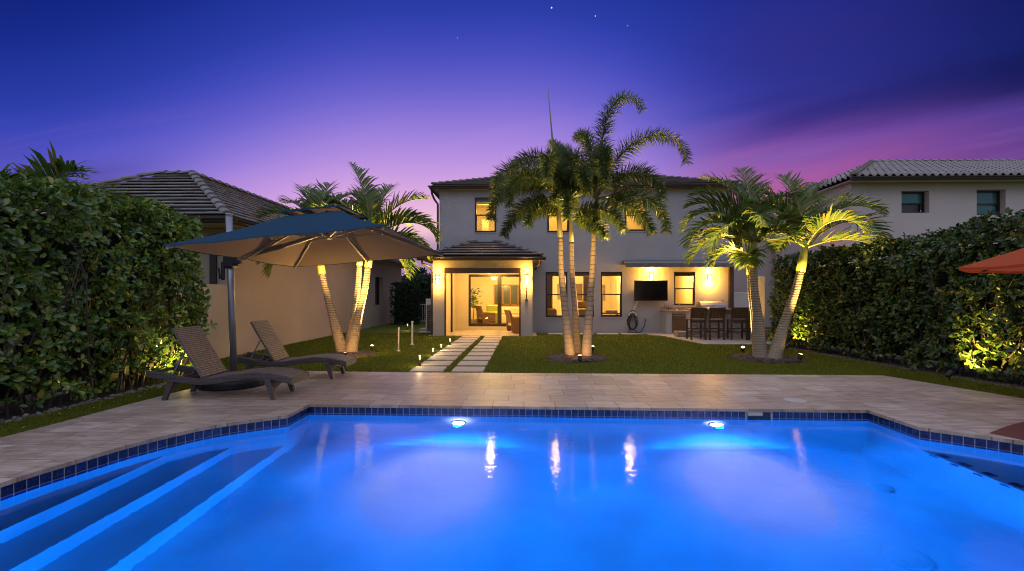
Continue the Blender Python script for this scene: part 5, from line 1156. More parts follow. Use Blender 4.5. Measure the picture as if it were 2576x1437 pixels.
for q in cs+mids:
    rb = MB(); a = um(0,0,HV+.06); b = um(q[0]*.985,q[1]*.985,-.04); md = um(q[0]*.3,q[1]*.3,HV-.10)
    rb.bar(md, b, .024, .034); o = rb.build('rib', M['ribs'], t)
    sb = MB(); p = um(q[0]*.46,q[1]*.46,HV*(1-(.46-.3)/.7)-.06); sb.bar(hub, p, .02, .024); sb.build('stay', M['ribs'], o)
mb = MB(); mb.tube([pole_b, pole_t], .054, 16); mb.tube([pole_t, pole_t+Vector((0,0,.03))], .058, 16); mb.build('pole', M['alu'], t, smooth=True)
sl = pole_b.lerp(pole_t, .715); mb = MB(); mb.bevbox((sl.x-.085,sl.y-.10,sl.z-.10),(sl.x+.085,sl.y+.10,sl.z+.12),.03); mb.bevbox((sl.x-.10,sl.y-.12,sl.z-.30),(sl.x-.045,sl.y-.05,sl.z+.02),.02); mb.bevbox((sl.x+.06,sl.y-.07,sl.z-.05),(sl.x+.18,sl.y+.05,sl.z+.15),.03)
cl = mb.build('clamp', M['black'], t); mb = MB(); mb.bar(sl+Vector((-.09,-.13,-.28)), sl+Vector((-.10,-.15,-.10)), .02, .02); mb.build('crank_handle', M['black'], cl)
mb = MB(); mb.bar(sl+Vector((.10,-.02,.06)), um(-.75,-.04,.12), .05, .075); mb.bar(um(-.75,-.04,.12), um(0,0,.30), .05, .06); mb.build('arm', M['alu'], t)
mb = MB(); c = (pole_b.x+.05, pole_b.y-.08, 0)
mb.lathe(c, [(.50,0),(.52,.02),(.52,.09),(.48,.125),(.12,.14),(.08,.16)], 28); mb.build('base', M['black'], t)
# ------------------------------------------------------------------ orange umbrella at the right edge
tip = at(2411, 673, 6.2); ctr = tip+RX*1.30-FW*.85
t = thing('market_umbrella', 'orange umbrella whose pointed canopy edge reaches in at the right', 'umbrella', (ctr.x, ctr.y, 0))
mb = MB(); n8 = 8; rim = []; th0 = math.atan2(tip.y-ctr.y, tip.x-ctr.x); Rr = math.hypot(tip.x-ctr.x, tip.y-ctr.y)
apexu = Vector((ctr.x, ctr.y, tip.z+.66))
for i in range(8):
    a = Vector((ctr.x+Rr*math.cos(th0+i*PI/4), ctr.y+Rr*math.sin(th0+i*PI/4), tip.z)); b = Vector((ctr.x+Rr*math.cos(th0+(i+1)*PI/4), ctr.y+Rr*math.sin(th0+(i+1)*PI/4), tip.z)); vs = []
    for s in range(7):
        for j in range(7):
            p = a.lerp(b, j/6).lerp(apexu, s/6); p.z -= .05*math.sin(PI*j/6)*(1-s/6)*0.5+.03*math.sin(PI*s/6); vs.append(p)
    mb.add(vs, [(s*7+j, s*7+j+1, (s+1)*7+j+1, (s+1)*7+j) for s in range(6) for j in range(6)])
    e1_, e2_ = [vs[j] for j in range(7)], [vs[j]+Vector((0,0,-.035)) for j in range(7)]; mb.add(e1_+e2_, [(j,j+1,8+j,7+j) for j in range(6)])
can = mb.build('canopy', M['orange'], t)
mb = MB(); mb.tube([(ctr.x,ctr.y,0),(ctr.x,ctr.y,tip.z+.6)], .024, 10); mb.build('pole', M['wood'], t)
mb = MB()
for i in range(8): mb.bar(apexu+Vector((0,0,-.08)), Vector((ctr.x+Rr*.98*math.cos(th0+i*PI/4), ctr.y+Rr*.98*math.sin(th0+i*PI/4), tip.z-.02)), .014, .02)
mb.build('rib_frame', M['wood'], t)
mb = MB(); mb.lathe((ctr.x,ctr.y,.004), [(.25,0),(.25,.05),(.05,.09)], 20); mb.build('base', M['black'], t)
# ------------------------------------------------------------------ wall lamps
def sconce(u, v0, v1, Y, label, power):
    a, b = gy(u, v1, Y), gy(u, v0, Y); h_ = b.z-a.z; c = Vector((a.x, Y, a.z))
    t = thing('wall_lamp', label, 'wall lamp', c, group='glowing wall lamps on the house'); y = Y-.02
    mb = MB(); mb.box((c.x-.05,Y-.018,c.z+.02),(c.x+.05,Y-.001,c.z+h_-.02)); mb.build('back_plate', M['frame'], t)
    mb = MB(); yc_ = Y-.10
    for z in (0, h_*.82, h_):
        mb.box((c.x-.075,yc_-.075,c.z+z-.008),(c.x-.058,yc_+.08,c.z+z+.008)); mb.box((c.x+.058,yc_-.075,c.z+z-.008),(c.x+.075,yc_+.08,c.z+z+.008)); mb.box((c.x-.058,yc_-.075,c.z+z-.008),(c.x+.058,yc_-.06,c.z+z+.008))
    for sx_ in (-.068, .068): mb.box((c.x+sx_-.007,yc_-.075,c.z+.008),(c.x+sx_+.007,yc_-.06,c.z+h_-.008))
    mb.build('cage', M['frame'], t)
    mb = MB(); mb.lathe((c.x,yc_,c.z+.015), [(.045,0),(.05,.01),(.05,h_*.78),(.04,h_*.8)], 14); mb.build('glass_shade', M['bulb'], t, smooth=True)
    lamp('POINT', 'wall_lamp_light', (c.x,yc_-.10,c.z+h_+.10), power*.5, AMBER, .06); lamp('POINT', 'wall_lamp_light', (c.x,yc_-.10,c.z-.08), power*.5, AMBER, .06)
    return t
sconce(1102, 690, 715, PY, 'lit wall lamp on the porch pillar to the left of the porch opening', 105)
t = sconce(1324.6, 688, 714, PY, 'lit wall lamp on the right porch pillar, above a thin chime', 105)
sconce(1636.5, 684, 706, HY, 'lit wall lamp above the black outdoor television', 230)
sconce(1782, 690, 708.6, HY, 'lit wall lamp between the kitchen window and the end of the house', 195)
a = gy(1324, 725, PY); mb = MB(); mb.bevbox((a.x-.03,PY-.06,a.z-.02),(a.x+.03,PY-.004,a.z+.07),.01); mb.tube([(a.x,PY-.03,a.z-.06),(a.x,PY-.03,a.z-.42)], .018, 8); mb.lathe((a.x,PY-.03,a.z-.46), [(.03,0),(.06,.03),(.03,.05)], 10); o = mb.build('rain_chime', M['frame']); tag(o, 'thin dark chime hanging on the porch pillar under the wall lamp', 'wind chime')
# ------------------------------------------------------------------ television, conduit, hose
a, b = gy(1594, 757, HY-.24), gy(1679, 705.6, HY-.30); t = thing('television', 'black flat television on the house wall beside the kitchen window', 'television', ((a.x+b.x)/2, HY-.1, a.z))
mb = MB(); mb.bevbox((a.x,HY-.33,a.z),(b.x,HY-.25,b.z),.01); mb.build('case', M['black'], t)
mb = MB(); mb.box((a.x+.025,HY-.334,a.z+.035),(b.x-.025,HY-.3305,b.z-.02)); mb.build('screen', M['screen'], t)
mb = MB(); mb.box(((a.x+b.x)/2-.2,HY-.25,a.z+.25),((a.x+b.x)/2+.2,HY-.002,b.z-.2)); mb.build('wall_mount', M['black'], t)
p, q = gy(1603, 757, HY-.05), gy(1593.5, 781, HY-.05); mb = MB(); mb.bar(p, q, .06, .03, (0,1,0)); o = mb.build('cable_conduit', M['white']); tag(o, 'slanted pale cable cover running down from the television', 'cable cover')
hc = gy(1591, 808, HY-.12); t = thing('garden_hose', 'dark garden hose coiled on its wall holder', 'hose', (hc.x, HY-.1, hc.z-.4))
mb = MB()
for j in range(7):
    pts = []; rx_ = .215-.012*j+random.uniform(-.01, .01); rz_ = .40-.022*j+random.uniform(-.02, .02); off = random.uniform(-.02, .02)
    for i in range(29):
        an = 2*PI*i/28; pts.append((hc.x+off+rx_*math.sin(an)*(1 if math.cos(an) < 0 else .8), HY-.07-.013*j, hc.z+.05-.02*j+rz_*math.cos(an)))
    mb.tube(pts, .016, 6, False)
e_ = gy(1623, 780+22, HY-.06); pts = [Vector((hc.x+.10,HY-.14,hc.z-.36)), Vector((hc.x+.16,HY-.2,-.0)), Vector((hc.x+.30,HY-.2,.03)), Vector((e_.x-.06,HY-.1,.25)), Vector((e_.x,HY-.05,e_.z-.1)), Vector((e_.x+.0,HY-.03,e_.z))]
mb.tube(pts, .016, 6); mb.tube([Vector((hc.x-.12,HY-.12,hc.z-.30)), Vector((hc.x-.2,HY-.16,hc.z-.45)), Vector((hc.x+.0,HY-.2,.0)), Vector((hc.x+.2,HY-.24,-.005))], .016, 6); mb.build('coil', M['rubber'], t, smooth=True)
mb = MB(); mb.tube([(hc.x+.18*math.cos(an)*.8, HY-.10, hc.z+.22+.14*math.sin(an)) for an in [PI*i/10 for i in range(11)]], .03, 8); mb.box((hc.x-.05,HY-.09,hc.z+.16),(hc.x+.05,HY-.002,hc.z+.34)); mb.build('holder', M['white'], t)
mb = MB(); mb.tube([(e_.x,HY-.002,e_.z),(e_.x,HY-.08,e_.z)], .02, 8); mb.tube([(e_.x,HY-.07,e_.z+.03),(e_.x,HY-.07,e_.z-.06)], .015, 8); mb.build('tap', M['steel'], t)
# ------------------------------------------------------------------ awning, folded against the house
a0 = gy(1564, 660, HY-.25).x; a1 = gy(1913, 660, HY-.9).x
t = thing('folded_awning', 'retracted grey awning with folded arms over the outdoor kitchen', 'awning', ((a0+a1)/2, HY-.3, 2.7)); M['awn'] = mat('awning_fabric', (.16,.15,.155), .85, c2=(.11,.10,.105), scale=3)
za = gy(1600, 668, HY-.5).z
mb = MB(); mb.box((a0,HY-.12,za+.04),(a1,HY-.004,za+.22)); mb.build('wall_bar', M['alu'], t)
mb = MB(); mb.tube([(a0+.03,HY-.20,za+.15),(a1-.03,HY-.20,za+.15)], .075, 12); mb.build('roller', M['awn'], t, smooth=True)
mb = MB(); y2 = HY-.62; mb.quad((a0+.05,HY-.24,za+.20),(a1-.05,HY-.24,za+.20),(a1-.05,y2,za+.12),(a0+.05,y2,za+.12)); k = 60; vs = []
for i in range(k+1):
    x = a0+.05+(a1-a0-.1)*i/k; vs += [(x,y2-.045,za+.08),(x,y2-.05+.012*math.sin(i*1.3),za-.07-.02*abs(math.sin(i*PI/4)))]
mb.add(vs, [(2*i,2*i+1,2*i+3,2*i+2) for i in range(k)]); mb.build('fabric', M['awn'], t)
mb = MB(); mb.bevbox((a0,y2-.04,za+.06),(a1,y2+.05,za+.14),.02); mb.build('front_bar', M['alu'], t)
for xa, xb, xc in ((a0+.25, a0+1.85, a0+.5), (a1-.25, a1-1.9, a1-.5)):
    mb = MB(); mb.bar((xa,HY-.2,za+.02),(xb,HY-.40,za-.04),.05,.06); mb.bar((xb,HY-.40,za-.04),(xc,y2,za+.02),.05,.06); mb.tube([(xb,HY-.40,za-.10),(xb,HY-.40,za+.16)], .045, 8); mb.build('arm', M['alu'], t)
# ------------------------------------------------------------------ outdoor kitchen
cx0 = gy(1671, 820, HY-.5).x; cf = HY-.72; bx1_ = 8.15; by = 16.45; bx0_ = gy(1737, 850, by).x
t = thing('outdoor_kitchen', 'L shaped stucco outdoor kitchen counter with stone faced bar against the house', 'kitchen counter', ((cx0+bx1_)/2, 17.6, 0))
mb = MB(); mb.box((cx0,cf,.0),(bx1_,HY-.005,.86)); mb.box((bx0_+.05,by+.03,0),(bx1_,by+.30,.98)); mb.build('body', M['stucco'], t)
mb = MB(); mb.bevbox((cx0-.04,cf-.04,.862),(bx1_+.02,HY-.006,.91),.01); top = mb.build('countertop', M['counter'], t)
mb = MB(); mb.bevbox((bx0_-.02,by-.16,.982),(bx1_+.1,by+.42,1.03),.01); mb.build('bar_top', M['counter'], t)
mb = MB(); mb.box((cx0,HY-.03,.911),(bx1_-.9,HY-.007,1.05)); mb.build('backsplash', M['counter'], t)
mb = MB(); mb.box((bx0_+.05,by,.0),(bx1_,by+.028,.98)); mb.build('stone_facing', M['stone'], t)
fa, fb = gy(1690, 836, cf), gy(1724, 790, cf); mb = MB(); mb.bevbox((fa.x,cf-.025,.06),(fb.x,cf-.002,.80),.006); fr_ = mb.build('fridge_door', M['dark_steel'], t)
mb = MB(); mb.box((fa.x+.03,cf-.05,.72),(fb.x-.03,cf-.03,.74)); mb.build('handle', M['steel'], fr_)
p = gy(1707, 778, HY-.25); t = thing('tap', 'slim kitchen tap on the counter under the kitchen window', 'tap', (p.x,HY-.25,.91)); mb = MB(); mb.tube([(p.x,HY-.25,.91),(p.x,HY-.25,1.13),(p.x,HY-.30,1.18),(p.x,HY-.37,1.15)], .014, 8); mb.build('spout', M['steel'], t); mb = MB(); mb.box((p.x-.09,HY-.27,.911),(p.x+.09,HY-.23,.93)); mb.tube([(p.x-.07,HY-.25,.93),(p.x-.07,HY-.25,.98)], .012, 6); mb.tube([(p.x+.07,HY-.25,.93),(p.x+.07,HY-.25,.98)], .012, 6); mb.build('handle', M['steel'], t)
# candle stand
p = gy(1682, 775, HY-.35); t = thing('candle_stand', 'small dark branched candle stand with glass cups on the counter corner', 'candle holder', (p.x,HY-.35,.912)); mb = MB(); z = .912
mb.lathe((p.x,HY-.35,z), [(.06,0),(.05,.015),(.012,.03),(.012,.24),(.01,.25)], 10)
for dx in (-.17,-.09,.09,.17): mb.tube([(p.x,HY-.35,z+.12),(p.x+dx*.6,HY-.35,z+.06),(p.x+dx,HY-.35,z+.12),(p.x+dx,HY-.35,z+.19)], .008, 5)
mb.build('branch', M['frame'], t); mb = MB()
for dx in (-.17,-.09,.09,.17): mb.lathe((p.x+dx,HY-.35,z+.17), [(.02,0),(.032,.03),(.034,.09)], 8, False)
mb.build('cup', M['glass'], t)
for dx, lab in ((.12, 'small pale bottle on the counter next to the candle stand'),):
    mb = MB(); mb.lathe((p.x+.28,HY-.42,.912), [(.05,0),(.055,.02),(.055,.05),(.01,.055)], 12); tag(mb.build('soap_dish', M['white']), 'small pale dish on the counter next to the candle stand', 'dish')
# grill
ga, gb = gy(1762, 776, cf+.1), gy(1827, 757, cf+.1); t = thing('gas_grill', 'stainless steel gas grill with domed lid built into the kitchen counter', 'grill', ((ga.x+gb.x)/2, cf+.3, .91)); k = 10; vs = []
prof = [(cf+.04,.915),(cf+.02,1.0),(cf+.05,1.12),(cf+.14,1.23),(cf+.28,1.28),(cf+.45,1.26),(cf+.56,1.16),(cf+.58,.915)]
mb = MB(); n8 = len(prof); mb.add([(x,y,z) for x in (ga.x,gb.x) for y, z in prof], [(i,i+1,n8+i+1,n8+i) for i in range(n8-1)]+[tuple(range(n8)), tuple(range(2*n8-1,n8-1,-1))]); lid = mb.build('lid', M['steel'], t)
mb = MB(); mb.tube([(ga.x+.1,cf-.03,1.04),(gb.x-.1,cf-.03,1.04)], .014, 8); mb.bar((ga.x+.14,cf-.03,1.04),(ga.x+.14,cf+.04,1.05),.02,.02); mb.bar((gb.x-.14,cf-.03,1.04),(gb.x-.14,cf+.04,1.05),.02,.02); mb.build('handle', M['steel'], lid)
mb = MB(); mb.lathe(((ga.x+gb.x)/2,cf+.03,1.13), [(.035,0),(.035,.012),(.01,.014)], 12); mb.build('gauge', M['steel'], lid)
mb = MB(); mb.box((ga.x,cf-.035,.80),(gb.x,cf+.02,.905)); pn = mb.build('control_panel', M['steel'], t)
for i in range(5):
    mb = MB(); x = ga.x+.12+(gb.x-ga.x-.24)*i/4; mb.tube([(x,cf-.075,.85),(x,cf-.036,.85)], .022, 10); mb.build('knob', M['black'], pn)
p = gy(1816, 766, HY-.15); mb = MB(); mb.lathe((p.x,HY-.14,.912), [(.06,0),(.07,.05),(.07,.36),(.05,.40)], 14); tag(mb.build('metal_canister', M['frame'], smooth=True), 'dark upright canister behind the grill at the end of the house wall', 'canister')
# stool: local, back toward -y
def make_stool():
    t = thing('bar_stool', '', 'bar stool', (0,0,0), group='dark woven bar stools at the bar'); w, dp = .50, .46
    for x in (0, w-.05):
        mb = MB(); mb.add([(x,0,0),(x+.05,0,0),(x+.05,.05,0),(x,.05,0),(x,.03,.66),(x+.05,.03,.66),(x+.05,.08,.66),(x,.08,.66),(x,-.04,1.10),(x+.05,-.04,1.10),(x+.05,-.0,1.10),(x,-.0,1.10)], [(3,2,1,0)]+[(4*k+i,4*k+(i+1) % 4,4*k+4+(i+1) % 4,4*k+4+i) for k in range(2) for i in range(4)]+[(8,9,10,11)]); mb.build('leg', M['wood'], t, True)
        mb = MB(); mb.bevbox((x,dp-.05,0),(x+.05,dp,.66),.006); mb.build('leg', M['wood'], t, True)
    mb = MB(); mb.bevbox((.0,.0,.662),(w,dp,.70),.01); mb.build('seat', M['wood'], t, True)
    mb = MB()
    for z in (.22,.34):
        mb.box((.05,dp-.04,z),(w-.05,dp-.015,z+.035))
    mb.box((.05,.012,.36),(w-.05,.035,.395)); mb.box((.012,.05,.28),(.038,dp-.05,.315)); mb.box((w-.038,.05,.28),(w-.012,dp-.05,.315)); mb.box((.05,.03,.58),(w-.05,.055,.655)); mb.build('stretcher', M['wood'], t, True)
    # woven back: strips both ways with square gaps
    mb = MB(); x0, x1, z0, z1 = .05, w-.05, .74, 1.10
    def yb(z): return .055-.085*(z-.66)/.44
    nx_, nz_ = 7, 5
    for i in range(nx_):
        xa = x0+(x1-x0)*i/nx_; xb = xa+(x1-x0)/nx_*.66; mb.add([(xa,yb(z0)-.012,z0),(xb,yb(z0)-.012,z0),(xb,yb(z1)-.012,z1),(xa,yb(z1)-.012,z1),(xa,yb(z0)-.006,z0),(xb,yb(z0)-.006,z0),(xb,yb(z1)-.006,z1),(xa,yb(z1)-.006,z1)], [(0,1,2,3),(7,6,5,4),(0,3,7,4),(1,5,6,2)])
    for j in range(nz_):
        za_ = z0+(z1-z0)*j/nz_; zb = za_+(z1-z0)/nz_*.66; mb.add([(x0-.01,yb(za_)-.004,za_),(x1+.01,yb(za_)-.004,za_),(x1+.01,yb(zb)-.004,zb),(x0-.01,yb(zb)-.004,zb)], [(0,1,2,3)])
    mb.box((x0-.05,-.045,1.06),(x1+.05,-.0,1.105)); mb.build('woven_back', M['wood'], t, True)
    return t
st0 = make_stool()
for i, (u, rz, lab) in enumerate(((1757,0,'dark woven bar stool nearest the television, squarely facing the bar'), (1803.5,0,'dark woven bar stool standing right in front of the grill'), (1858,R(-7),'slightly turned dark woven bar stool next to the palm trunks'), (1902,R(4),'dark woven bar stool half hidden behind the palm trunks'))):
    o = st0 if i == 0 else copy_tree(st0); p = gz(u, 855.5); o.location = (p.x-.26*math.cos(rz), p.y, 0); o.rotation_euler = (0,0,rz); o['label'] = lab; o.scale = (1.06,1.06,1.0)
a = gz(1703, 848.4); b = gz(1734, 848.4); mb = MB(); mb.bevbox((a.x,a.y,0),(b.x,a.y+.4,.20),.02); tag(mb.build('stone_block', M['stone']), 'low rough stone block on the patio beside the first bar stool', 'stone block')
# pot behind the right palms, and a small stone slab
p = gz(1935, 863); mb = MB(); mb.lathe((p.x,p.y+.6,0), [(.18,0),(.26,.12),(.28,.25),(.22,.34),(.24,.38)], 20); tag(mb.build('clay_pot', M['terracotta'], smooth=True), 'rounded clay pot behind the leaning right palm by the hedge', 'pot')
# ------------------------------------------------------------------ porch and living room furniture
def armchair(name, label, loc, rz, w=.72, d=.72, wood=True):
    t = thing(name, label, 'armchair', loc, rz); fm = M['wood_chair']
    for x in (0, w-.06):
        mb = MB(); mb.add([(x,0,.06),(x+.06,0,.06),(x+.06,d,.0),(x,d,.0),(x,-.04,.62),(x+.06,-.04,.62),(x+.06,d,.60),(x,d,.60)], [(0,1,2,3),(7,6,5,4),(0,4,5,1),(1,5,6,2),(2,6,7,3),(3,7,4,0)]); mb.build('side', fm, t, True)
    mb = MB(); mb.bevbox((.06,.02,.28),(w-.06,d-.02,.44),.04); mb.build('seat', M['cushion'], t, True)
    mb = MB(); mb.add([(.06,.0,.44),(w-.06,.0,.44),(w-.06,.12,.44),(.06,.12,.44),(.06,-.14,.92),(w-.06,-.14,.92),(w-.06,-.05,.92),(.06,-.05,.92)], [(0,1,2,3),(7,6,5,4),(0,4,5,1),(1,5,6,2),(2,6,7,3),(3,7,4,0)]); mb.build('back', M['wicker_chair'], t, True)
    return t
p = gz(1275, 829); armchair('porch_armchair', 'honey coloured wood and wicker armchair on the porch, cut off by the pillar', (p.x+.05, 18.62, 0), R(-72), .74, .74)
FZ = .10
p = gy(1204, 806, SY+1.3); armchair('lounge_chair', 'brown wooden armchair with pale seat inside the glass door', (p.x-.1, SY+1.5, FZ), R(-60), .62, .66)
p = gy(1196, 790, SY+2.4); t = thing('potted_tree', 'leafy indoor tree in the living room behind the sliding door', 'plant', (p.x, SY+1.4, FZ))
mb = MB(); mb.lathe((p.x,SY+1.4,FZ), [(.14,0),(.19,.28),(.17,.30)], 16); mb.build('pot', M['cushion'], t)
mb = MB(); mb.tube([(p.x,SY+1.4,FZ+.28),(p.x+.02,SY+1.4,.9),(p.x-.01,SY+1.4,1.5)], [.018,.014,.008], 6); mb.build('stem', M['twig'], t)
k = 150; P = np.stack([p.x+.02+rng.normal(0,.13,k), SY+1.4+rng.normal(0,.12,k), rng.uniform(.95,1.85,k)], 1); D = norm(np.stack([rng.normal(0,1,k), rng.normal(0,1,k), rng.normal(-.2,.5,k)], 1)); V, Q = leaves(P, D, norm(rng.normal(0,1,(k,3))), np.full(k,.17), .4); npmesh('foliage', V, Q, M['leaf_left'], t)
p = gy(1238, 800, SY+2.0); mb = MB(); mb.bevbox((p.x-.32,SY+1.9,FZ),(p.x+.32,SY+2.5,FZ+.62),.06); mb.bevbox((p.x-.32,SY+2.35,FZ+.6),(p.x+.32,SY+2.5,FZ+.95),.05); tag(mb.build('slipper_chair', M['green_cloth']), 'lime green low chair inside the glass door', 'chair')
p = gy(1268, 800, SY+2.6); t = thing('sofa', 'pale sofa in the living room under the far window', 'sofa', (p.x+.3,SY+3.2,FZ)); mb = MB(); mb.bevbox((p.x-.35,SY+2.9,FZ),(p.x+1.2,SY+3.7,FZ+.42),.05); mb.build('seat', M['cushion'], t); mb = MB(); mb.bevbox((p.x-.35,SY+3.5,FZ+.42),(p.x+1.2,SY+3.75,FZ+.8),.06); mb.build('back', M['cushion'], t)
p = gy(1226, 815, SY+1.0); mb = MB(); mb.bevbox((p.x-.28,SY+1.1,FZ+.22),(p.x+.35,SY+1.6,FZ+.26),.01)
for dx in (-.25,.30): mb.box((p.x+dx,SY+1.14,FZ),(p.x+dx+.03,SY+1.17,FZ+.22)); mb.box((p.x+dx,SY+1.53,FZ),(p.x+dx+.03,SY+1.56,FZ+.22))
tag(mb.build('coffee_table', M['wood_chair']), 'low wooden coffee table inside the glass door', 'table')
def sofa(label, x0, x1, Y, m):
    t = thing('sofa', label, 'sofa', ((x0+x1)/2, Y, .05)); mb = MB(); mb.bevbox((x0,Y,.05),(x1,Y+.8,.95),.06); mb.build('seat', m, t); mb = MB(); mb.bevbox((x0,Y+.55,.96),(x0+(x1-x0)*.6,Y+.8,1.28),.05); mb.build('back', m, t)
M['tan'] = mat('tan_leather', (.30,.20,.10), .6, c2=(.26,.17,.08), scale=4)
sofa('tan sofa seen through the left of the twin windows', gA[0]-.05, gA[0]+.5, HY+.5, M['tan'])
sofa('tan sofa seen through the right of the twin windows', gB[0]+.25, gB[1]+.25, HY+.7, M['tan'])
t = thing('dining_table', 'laid table with folded cloth seen through the single ground floor window', 'table', (gC[0]+.5,HY+.9,.05)); mb = MB(); mb.bevbox((gC[0]-.1,HY+.5,.72),(gC[1]+.05,HY+1.3,.78),.01); mb.build('tabletop', M['wood_chair'], t); mb = MB(); mb.box((gC[0]+.05,HY+.6,.05),(gC[0]+.12,HY+.67,.72)); mb.box((gC[1]-.1,HY+.6,.05),(gC[1]-.03,HY+.67,.72)); mb.build('leg', M['wood_chair'], t)
mb = MB(); mb.bevbox((gC[0]+.3,HY+.6,.782),(gC[1]-.05,HY+.9,.90),.04); tag(mb.build('folded_cloth', M['cushion']), 'folded pale cloth on the table behind the single window', 'cloth')
# ------------------------------------------------------------------ side passage
p = gy(1074, 770, 18.6); q = gy(1090, 828, 18.6); t = thing('air_conditioner', 'dark grey air conditioning unit tucked behind the porch pillar', 'air conditioner', (p.x+.35, 18.9, 0)); mb = MB(); mb.bevbox((p.x,18.5,.06),(p.x+.75,19.3,p.z+.05),.02); mb.build('casing', M['acgrey'], t); mb = MB(); mb.box((p.x-.02,18.48,-.02),(p.x+.78,19.32,.055)); mb.build('plinth', M['paver'], t)
mb = MB()
for i in range(9): mb.box((p.x+.03,18.49,.2+i*.08),(p.x+.72,18.498,.225+i*.08))
mb.build('grille', M['black'], t)
p = gy(1073, 768, 19.6); mb = MB(); mb.bevbox((p.x-.02,19.5,.05),(p.x+.26,19.75,p.z+.28),.015); tag(mb.build('meter_box', M['white']), 'pale meter box on the wall behind the air conditioner', 'meter box')
ga_, gb_ = gz(1052, 808), gz(1095, 808); Yg = 24.9; xg0, xg1 = gy(1056, 800, Yg).x, gy(1100, 800, Yg).x; zg = gy(1060, 765, Yg).z
t = thing('metal_gate', 'pale metal bar gate between the two houses', 'gate', ((xg0+xg1)/2, Yg, 0)); mb = MB()
mb.box((xg0,Yg,zg-.05),(xg1,Yg+.04,zg)); mb.box((xg0,Yg,.08),(xg1,Yg+.04,.13)); x = xg0+.12
while x < xg1: mb.box((x,Yg+.01,.13),(x+.025,Yg+.03,zg-.05)); x += .11
mb.build('bar_panel', M['white'], t); mb = MB(); mb.bevbox((xg0-.10,Yg-.02,-.03),(xg0-.001,Yg+.08,zg+.06),.01); mb.build('post', M['white'], t)
p = gy(1084, 787, 27.0); t = thing('garden_lamp', 'small amber lamp glowing among the shrubs behind the gate', 'lamp', (p.x,27,0)); mb = MB(); mb.tube([(p.x,27,0),(p.x,27,p.z)], .02, 6); mb.build('stem', M['black'], t); mb = MB(); mb.lathe((p.x,27,p.z), [(.05,0),(.09,.06),(.05,.14)], 10); mb.build('globe', M['bulb_small'], t); lamp('POINT', 'garden_lamp_light', (p.x,26.8,p.z+.1), 6, WARM, .05)
# wispy shrubs by the gate
kk = 700; P = np.stack([rng.normal((xg0+xg1)/2, .5, kk), rng.normal(Yg+.6, .2, kk), np.abs(rng.normal(.2, .25, kk))], 1); D = norm(rng.normal(0,1,(kk,3))+np.array([0,0,.6])); V, Q = leaves(P, D, norm(rng.normal(0,1,(kk,3))), np.full(kk,.13), .5); o = npmesh('low_shrub', V, Q, M['leaf_far']); tag(o, 'low dark shrub at the foot of the metal gate', 'shrub')
# far trees above the shrubs, against the sunset
for u, vt_, w_, lab in ((1072, 690, 1.5, 'dark far tree above the bushes between the houses, the broader one'), (1052, 672, .55, 'small dark treetop sticking up beyond the left house roof')):
    b = gz(u, 770, -.03); Yt = 42; c = gy(u, vt_, Yt); t = thing('far_tree', lab, 'tree', (c.x,Yt,-.03)); mb = MB(); mb.tube([(c.x,Yt,-.03),(c.x,Yt,c.z-.6)], [.14,.06], 7); mb.build('trunk', M['twig'], t)
    k = int(900*w_); P = np.stack([rng.normal(c.x,w_*.55,k), rng.normal(Yt,w_*.5,k), c.z-.2-np.abs(rng.normal(0,w_*.6,k))], 1); V, Q = leaves(P, norm(rng.normal(0,1,(k,3))), norm(rng.normal(0,1,(k,3))), np.full(k,.3), .5); npmesh('crown', V, Q, M['leaf_far'], t)
# ------------------------------------------------------------------ lawn posts and garden lamps
for u, v0, v1, r_, lab in ((1002, 826.5, 882, .020, 'thin white post with a small foot standing on the lawn, the shorter one'), (1036, 810.7, 866, .028, 'thicker white post standing on the lawn closer to the porch')):
    p = gz(u, v1); d = math.hypot(p.x, p.y); zt_ = gy(u, v0, p.y).z; t = thing('white_post', lab, 'post', (p.x,p.y,-.03), group='white posts in the lawn'); mb = MB(); mb.tube([(p.x,p.y,-.03),(p.x+.01,p.y,zt_)], r_, 10); mb.build('shaft', M['white'], t); mb = MB(); mb.tube([(p.x+.01,p.y,zt_),(p.x+.01,p.y,zt_+.03)], r_*1.35, 10); mb.build('cap', M['white'], t)
    mb = MB(); mb.lathe((p.x,p.y,-.03), [(r_*2.6,0),(r_*2.2,.03),(r_,.05)], 10); mb.build('foot', M['white'], t)
def path_lamp(u, v0, v1, lab):
    p = gz(u, v1); zt_ = gy(u, v0, p.y).z; t = thing('path_lamp', lab, 'path lamp', (p.x,p.y,-.03), group='small lamps along the stepping stone path')
    mb = MB(); mb.tube([(p.x,p.y,-.03),(p.x,p.y,zt_-.09)], .021, 10); mb.build('stem', M['black'], t)
    mb = MB(); mb.lathe((p.x,p.y,zt_-.088), [(.016,0),(.019,.01),(.019,.045),(.015,.06)], 12); mb.build('lens', M['bulb_small'], t, smooth=True)
    mb = MB(); mb.lathe((p.x,p.y,zt_-.015), [(.028,0),(.026,.012),(.01,.02)], 12); mb.build('cap', M['white'], t, smooth=True)
    lamp('POINT', 'path_lamp_light', (p.x,p.y-.07,zt_-.04), 5, (1,.72,.32), .03)
path_lamp(1056, 894, 918.5, 'lit black path lamp nearest the pool deck, left of the stepping stones'); path_lamp(1088.7, 876, 893, 'second lit path lamp from the pool deck, left of the stepping stones'); path_lamp(1109.5, 866, 881.4, 'second lit path lamp from the porch, left of the stepping stones'); path_lamp(1132, 852, 868, 'lit path lamp nearest the porch, left of the stepping stones'); path_lamp(1025, 815, 830, 'lit lamp standing alone in the lawn close to the thicker white post')
